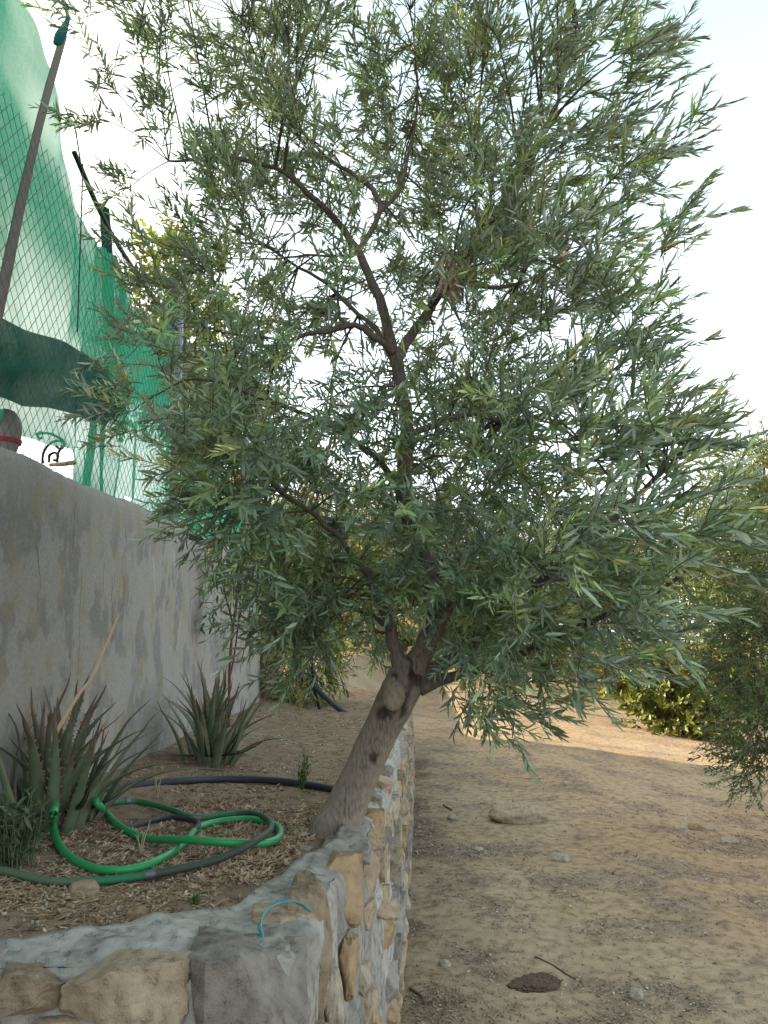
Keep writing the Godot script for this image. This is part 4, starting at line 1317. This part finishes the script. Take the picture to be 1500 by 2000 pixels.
		if d < 2.15 + 0.25 * smoothstep(-0.7, -0.4, p.x): continue
		p.y = height(p.x, d)
		var s := rng.randf_range(0.012, 0.034)
		cts.append(Transform3D(Basis(Vector3.UP, rng.randf() * TAU).rotated(Vector3.RIGHT, rng.randf_range(-.5, .5)).scaled_local(Vector3(s, s, s)), p))
		var r := rng.randf()
		ccs.append((Color(0.50, 0.33, 0.24) if r < 0.35 else (Color(0.46, 0.35, 0.23) if r < 0.78 else (Color(0.40, 0.185, 0.16) if r < 0.82 else Color(0.30, 0.22, 0.15)))) * rng.randf_range(0.7, 1.2))
	tag(many("dry_ground_cover", build(curl), litter_mat, cts, ccs), "withered pinkish ground cover spreading round the hoses", "ground cover", "", "stuff")
	# single weeds
	var weeds := [["green_weed", "small upright green weed growing beside the black pipe near the trunk", lay([[590, 1545]], 0)[0], 0.16, 11, Color(0.075, 0.145, 0.035), 0.030],
		["grey_herb", "grey green leafy herb at the lower left corner under the aloe", lay([[25, 1690]], 0)[0], 0.17, 60, Color(0.12, 0.165, 0.085), 0.045],
		["seedling", "tiny bright green seedling in the dry ground cover", lay([[382, 1768]], 0)[0], 0.025, 5, Color(0.10, 0.19, 0.04), 0.016],
		["dry_weed", "dry leafless straw coloured weed standing beside the black pipe", lay([[308, 1560]], 0)[0], 0.14, 5, Color(0.42, 0.34, 0.21), 0.0],
		["dry_weed", "dry straw coloured weed standing in front of the green hose", lay([[275, 1672]], 0)[0], 0.13, 4, Color(0.45, 0.38, 0.25), 0.0],
		["dry_bush", "small dry yellowish weed past the wall's end beside the stake", lay([[585, 1395]], 0)[0], 0.34, 16, Color(0.36, 0.29, 0.13), 0.03]]
	for q in weeds:
		var t := thing(q[0], q[1], "weed", q[2])
		var big: bool = q[4] > 20
		var sg := Geo.new()
		var lg := Geo.new()
		for k in q[4]:
			var a := rng.randf() * TAU
			var o := Vector3(cos(a), 0, sin(a)) * (0.8 if big else 0.3)
			var tip: Vector3 = (Vector3.UP + o * rng.randf_range(0.2, 1.0)) * q[3] * rng.randf_range(0.5, 1.1)
			var from: Vector3 = o * (q[3] * 0.5 * rng.randf()) if big else Vector3.ZERO
			tube(sg, PackedVector3Array([from, from.lerp(tip, 0.5) + rand_dir() * 0.01, tip]), PackedFloat32Array([0.0022, 0.0018, 0.0012]), 4, q[5] * 0.9, 0.0, Color(-1, 0, 0), false)
			if q[6] > 0.0:
				for j in 7:
					leaf_into(lg, from.lerp(tip, 0.25 + 0.75 * j / 6.0), tip.normalized() * 0.6 + rand_dir() * 0.8, Vector3.UP + rand_dir() * 0.5, q[6] * rng.randf_range(0.7, 1.2), q[6] * 0.26, 0.4, 0.3, q[5] * rng.randf_range(0.8, 1.2), q[5] * 1.4, 3)
		put("stem", build(sg), litter_mat, t)
		if q[6] > 0.0: put("foliage", build(lg), leaf_mat, t)
	# sapling with reddish stems against the wall
	var sap := thing("red_stemmed_sapling", "young sapling with thin reddish stems in front of the grey wall", "sapling", lay([[447, 1420]], 0)[0])
	var si := sap.transform.affine_inverse()
	for s in [[[447, 1420, 5.2], [449, 1300, 5.25], [456, 1220, 5.3], [466, 1150, 5.3], [480, 1060, 5.3]], [[447, 1330, 5.25], [456, 1290, 5.3], [466, 1220, 5.32], [478, 1160, 5.35], [490, 1090, 5.35]], [[456, 1225, 5.3], [445, 1180, 5.25], [430, 1120, 5.2]]]:
		var pts := []
		for e in s: pts.append(at(e[0], e[1], e[2]))
		var g := Geo.new()
		tube(g, curve_points(pts, 5), PackedFloat32Array([0.009 if s[0][1] > 1400 else 0.006]), 6, Color(0.13, 0.07, 0.06), 0.1)
		put("stem", build(g), litter_mat, sap, si)
	var lg := Geo.new()
	for c in [[430, 1120], [420, 1180], [470, 1130], [490, 1180], [450, 1080], [490, 1080], [400, 1205], [500, 1130]]:
		for k in 26:
			var p := at(c[0] + rng.randf_range(-26, 26), c[1] + rng.randf_range(-30, 30), 5.25 + rng.randf_range(-.1, .12))
			leaf_into(lg, p, Vector3(rng.randf_range(-1, 1), rng.randf_range(-1.0, 0.3), rng.randf_range(-.7, .7)), Vector3.UP + rand_dir() * 0.5, rng.randf_range(0.05, 0.085), 0.016, 0.4, 0.3, Color(0.065, 0.11, 0.05) * rng.randf_range(0.8, 1.3), Color(0.16, 0.2, 0.12), 3)
	put("foliage", build(lg), leaf_mat, sap, si)

# ---------------------------------------------------------------- the house left of the picture that shades the terrace
func make_house(stone_tex: Texture2D) -> void:
	var render := mat(0.95, Color(0.62, 0.59, 0.53), stone_tex, 0.5, 0.0, 0.2)
	var h := thing("rendered_house", "pale rendered house standing uphill, left of the netted wall", "house", Vector3(-21, 2.0, -4.2))
	var g := Geo.new()
	box_into(g, Vector3(0, 4.2, 0), Vector3(10, 9.6, 25))
	put("wall", build(g), render, h)
	g = Geo.new()
	box_into(g, Vector3(0, 9.15, 0), Vector3(10.7, 0.3, 25.6))
	put("roof", build(g), mat(0.9, Color(0.30, 0.15, 0.09), stone_tex, 1.0), h)
	for k in 6:
		for f in 3:
			g = Geo.new()
			box_into(g, Vector3(5.0, 2.0 + f * 3.2, -10.2 + k * 4.1), Vector3(0.12, 1.4, 1.1))
			var w := put("window", build(g), mat(0.6, Color(0.12, 0.2, 0.16)), h)
			g = Geo.new()
			box_into(g, Vector3(5.063, 2.0 + f * 3.2, -10.2 + k * 4.1), Vector3(0.02, 1.2, 0.9))
			put("pane", build(g), mat(0.1, Color(0.05, 0.06, 0.07)), w)

func _ready() -> void:
	rng.seed = 20240607
	cam = Camera3D.new()
	cam.name = "camera"
	var pitch := atan(230.0 / F)
	cam.transform = Transform3D(Basis(Vector3.UP, atan(70.0 / F * cos(pitch))) * Basis(Vector3.RIGHT, pitch), EYE)
	cam.fov = rad_to_deg(2.0 * atan(1000.0 / F))
	cam.near = 0.05
	cam.far = 900.0
	cam.current = true
	add_child(cam)
	var env := Environment.new()
	env.tonemap_mode = Environment.TONE_MAPPER_LINEAR
	env.tonemap_exposure = 3.75
	env.background_mode = Environment.BG_SKY
	var sky := Sky.new()
	var sm := ProceduralSkyMaterial.new()
	sm.sky_top_color = Color(0.158, 0.228, 0.262).linear_to_srgb()
	sm.sky_horizon_color = Color(0.80, 0.86, 0.91).linear_to_srgb()
	sm.sky_curve = 0.28
	sm.ground_bottom_color = Color(0.30, 0.24, 0.17).linear_to_srgb()
	sm.ground_horizon_color = Color(0.45, 0.40, 0.33).linear_to_srgb()
	sm.sun_angle_max = 80.0
	sm.sun_curve = 0.6
	sm.energy_multiplier = 1.0
	sky.sky_material = sm
	env.sky = sky
	env.sdfgi_enabled = true
	env.ssao_enabled = true
	env.ssil_enabled = true
	var we := WorldEnvironment.new()
	we.name = "world_environment"
	we.environment = env
	add_child(we)
	var sun := DirectionalLight3D.new()
	sun.name = "sun"
	sun.light_energy = 1.6
	sun.light_color = Color(1.0, 0.925, 0.80)
	sun.light_angular_distance = 0.5
	sun.shadow_enabled = true
	add_child(sun)
	var az := deg_to_rad(75.0)
	var el := deg_to_rad(20.0)
	var to_sun := Vector3(-sin(az) * cos(el), sin(el), -cos(az) * cos(el))
	sun.look_at_from_position(to_sun * 100.0, Vector3.ZERO, Vector3.UP)

	noise.seed = 3
	noise.noise_type = FastNoiseLite.TYPE_SIMPLEX_SMOOTH
	noise.frequency = 0.01
	noise.fractal_octaves = 3
	soil_noise.seed = 11
	soil_noise.noise_type = FastNoiseLite.TYPE_SIMPLEX_SMOOTH
	soil_noise.frequency = 0.04
	soil_noise.fractal_octaves = 4

	var soil_tex := lut_image(1024, 0.012, 6, 5, [grey(0.52), grey(0.80), grey(0.92), grey(1.0), Color(1, 0.98, 0.94)], 1.6, 0.16, 0.5)
	var stone_tex := lut_image(512, 0.016, 6, 21, [Color(0.50, 0.48, 0.46), Color(0.82, 0.80, 0.78), Color(0.95, 0.93, 0.90), grey(1.0)], 1.3, 0.15, 0.3)
	var mortar_tex := lut_image(512, 0.02, 6, 31, [grey(0.62), grey(0.86), grey(0.97), grey(1.0)], 1.4, 0.2, 0.25)
	var bark_tex := lut_image(512, 0.02, 6, 61, [grey(0.62), grey(0.85), grey(1.0), grey(1.0)], 1.4, 0.2, 0.3)

	make_ground(mat(1.0, Color.WHITE, soil_tex, 0.75, 1.1, 0.15))
	make_concrete_wall()
	var tones := []
	for c in [Color(0.47, 0.41, 0.33), Color(0.46, 0.37, 0.275), Color(0.45, 0.335, 0.21), Color(0.285, 0.262, 0.238), Color(0.37, 0.355, 0.335), Color(0.33, 0.265, 0.195)]:
		tones.append(mat(0.92, c, stone_tex, 2.2, 0.8, 0.2))
	make_stone_wall(mat(0.97, Color.WHITE, mortar_tex, 1.7, 1.6, 0.15), tones)
	make_fence()
	var bark := mat(0.9, Color.WHITE, bark_tex, 5.0, 0.9, 0.2)
	bark.uv1_scale = Vector3(8.0, 2.2, 8.0)
	var leaf_mat := leafy(0.42, 1.0)
	make_olive(bark, leaf_mat)
	make_plants(bark, leaf_mat)
	make_aloes()
	make_hoses()
	make_details(leaf_mat, stone_tex)
	make_house(stone_tex)
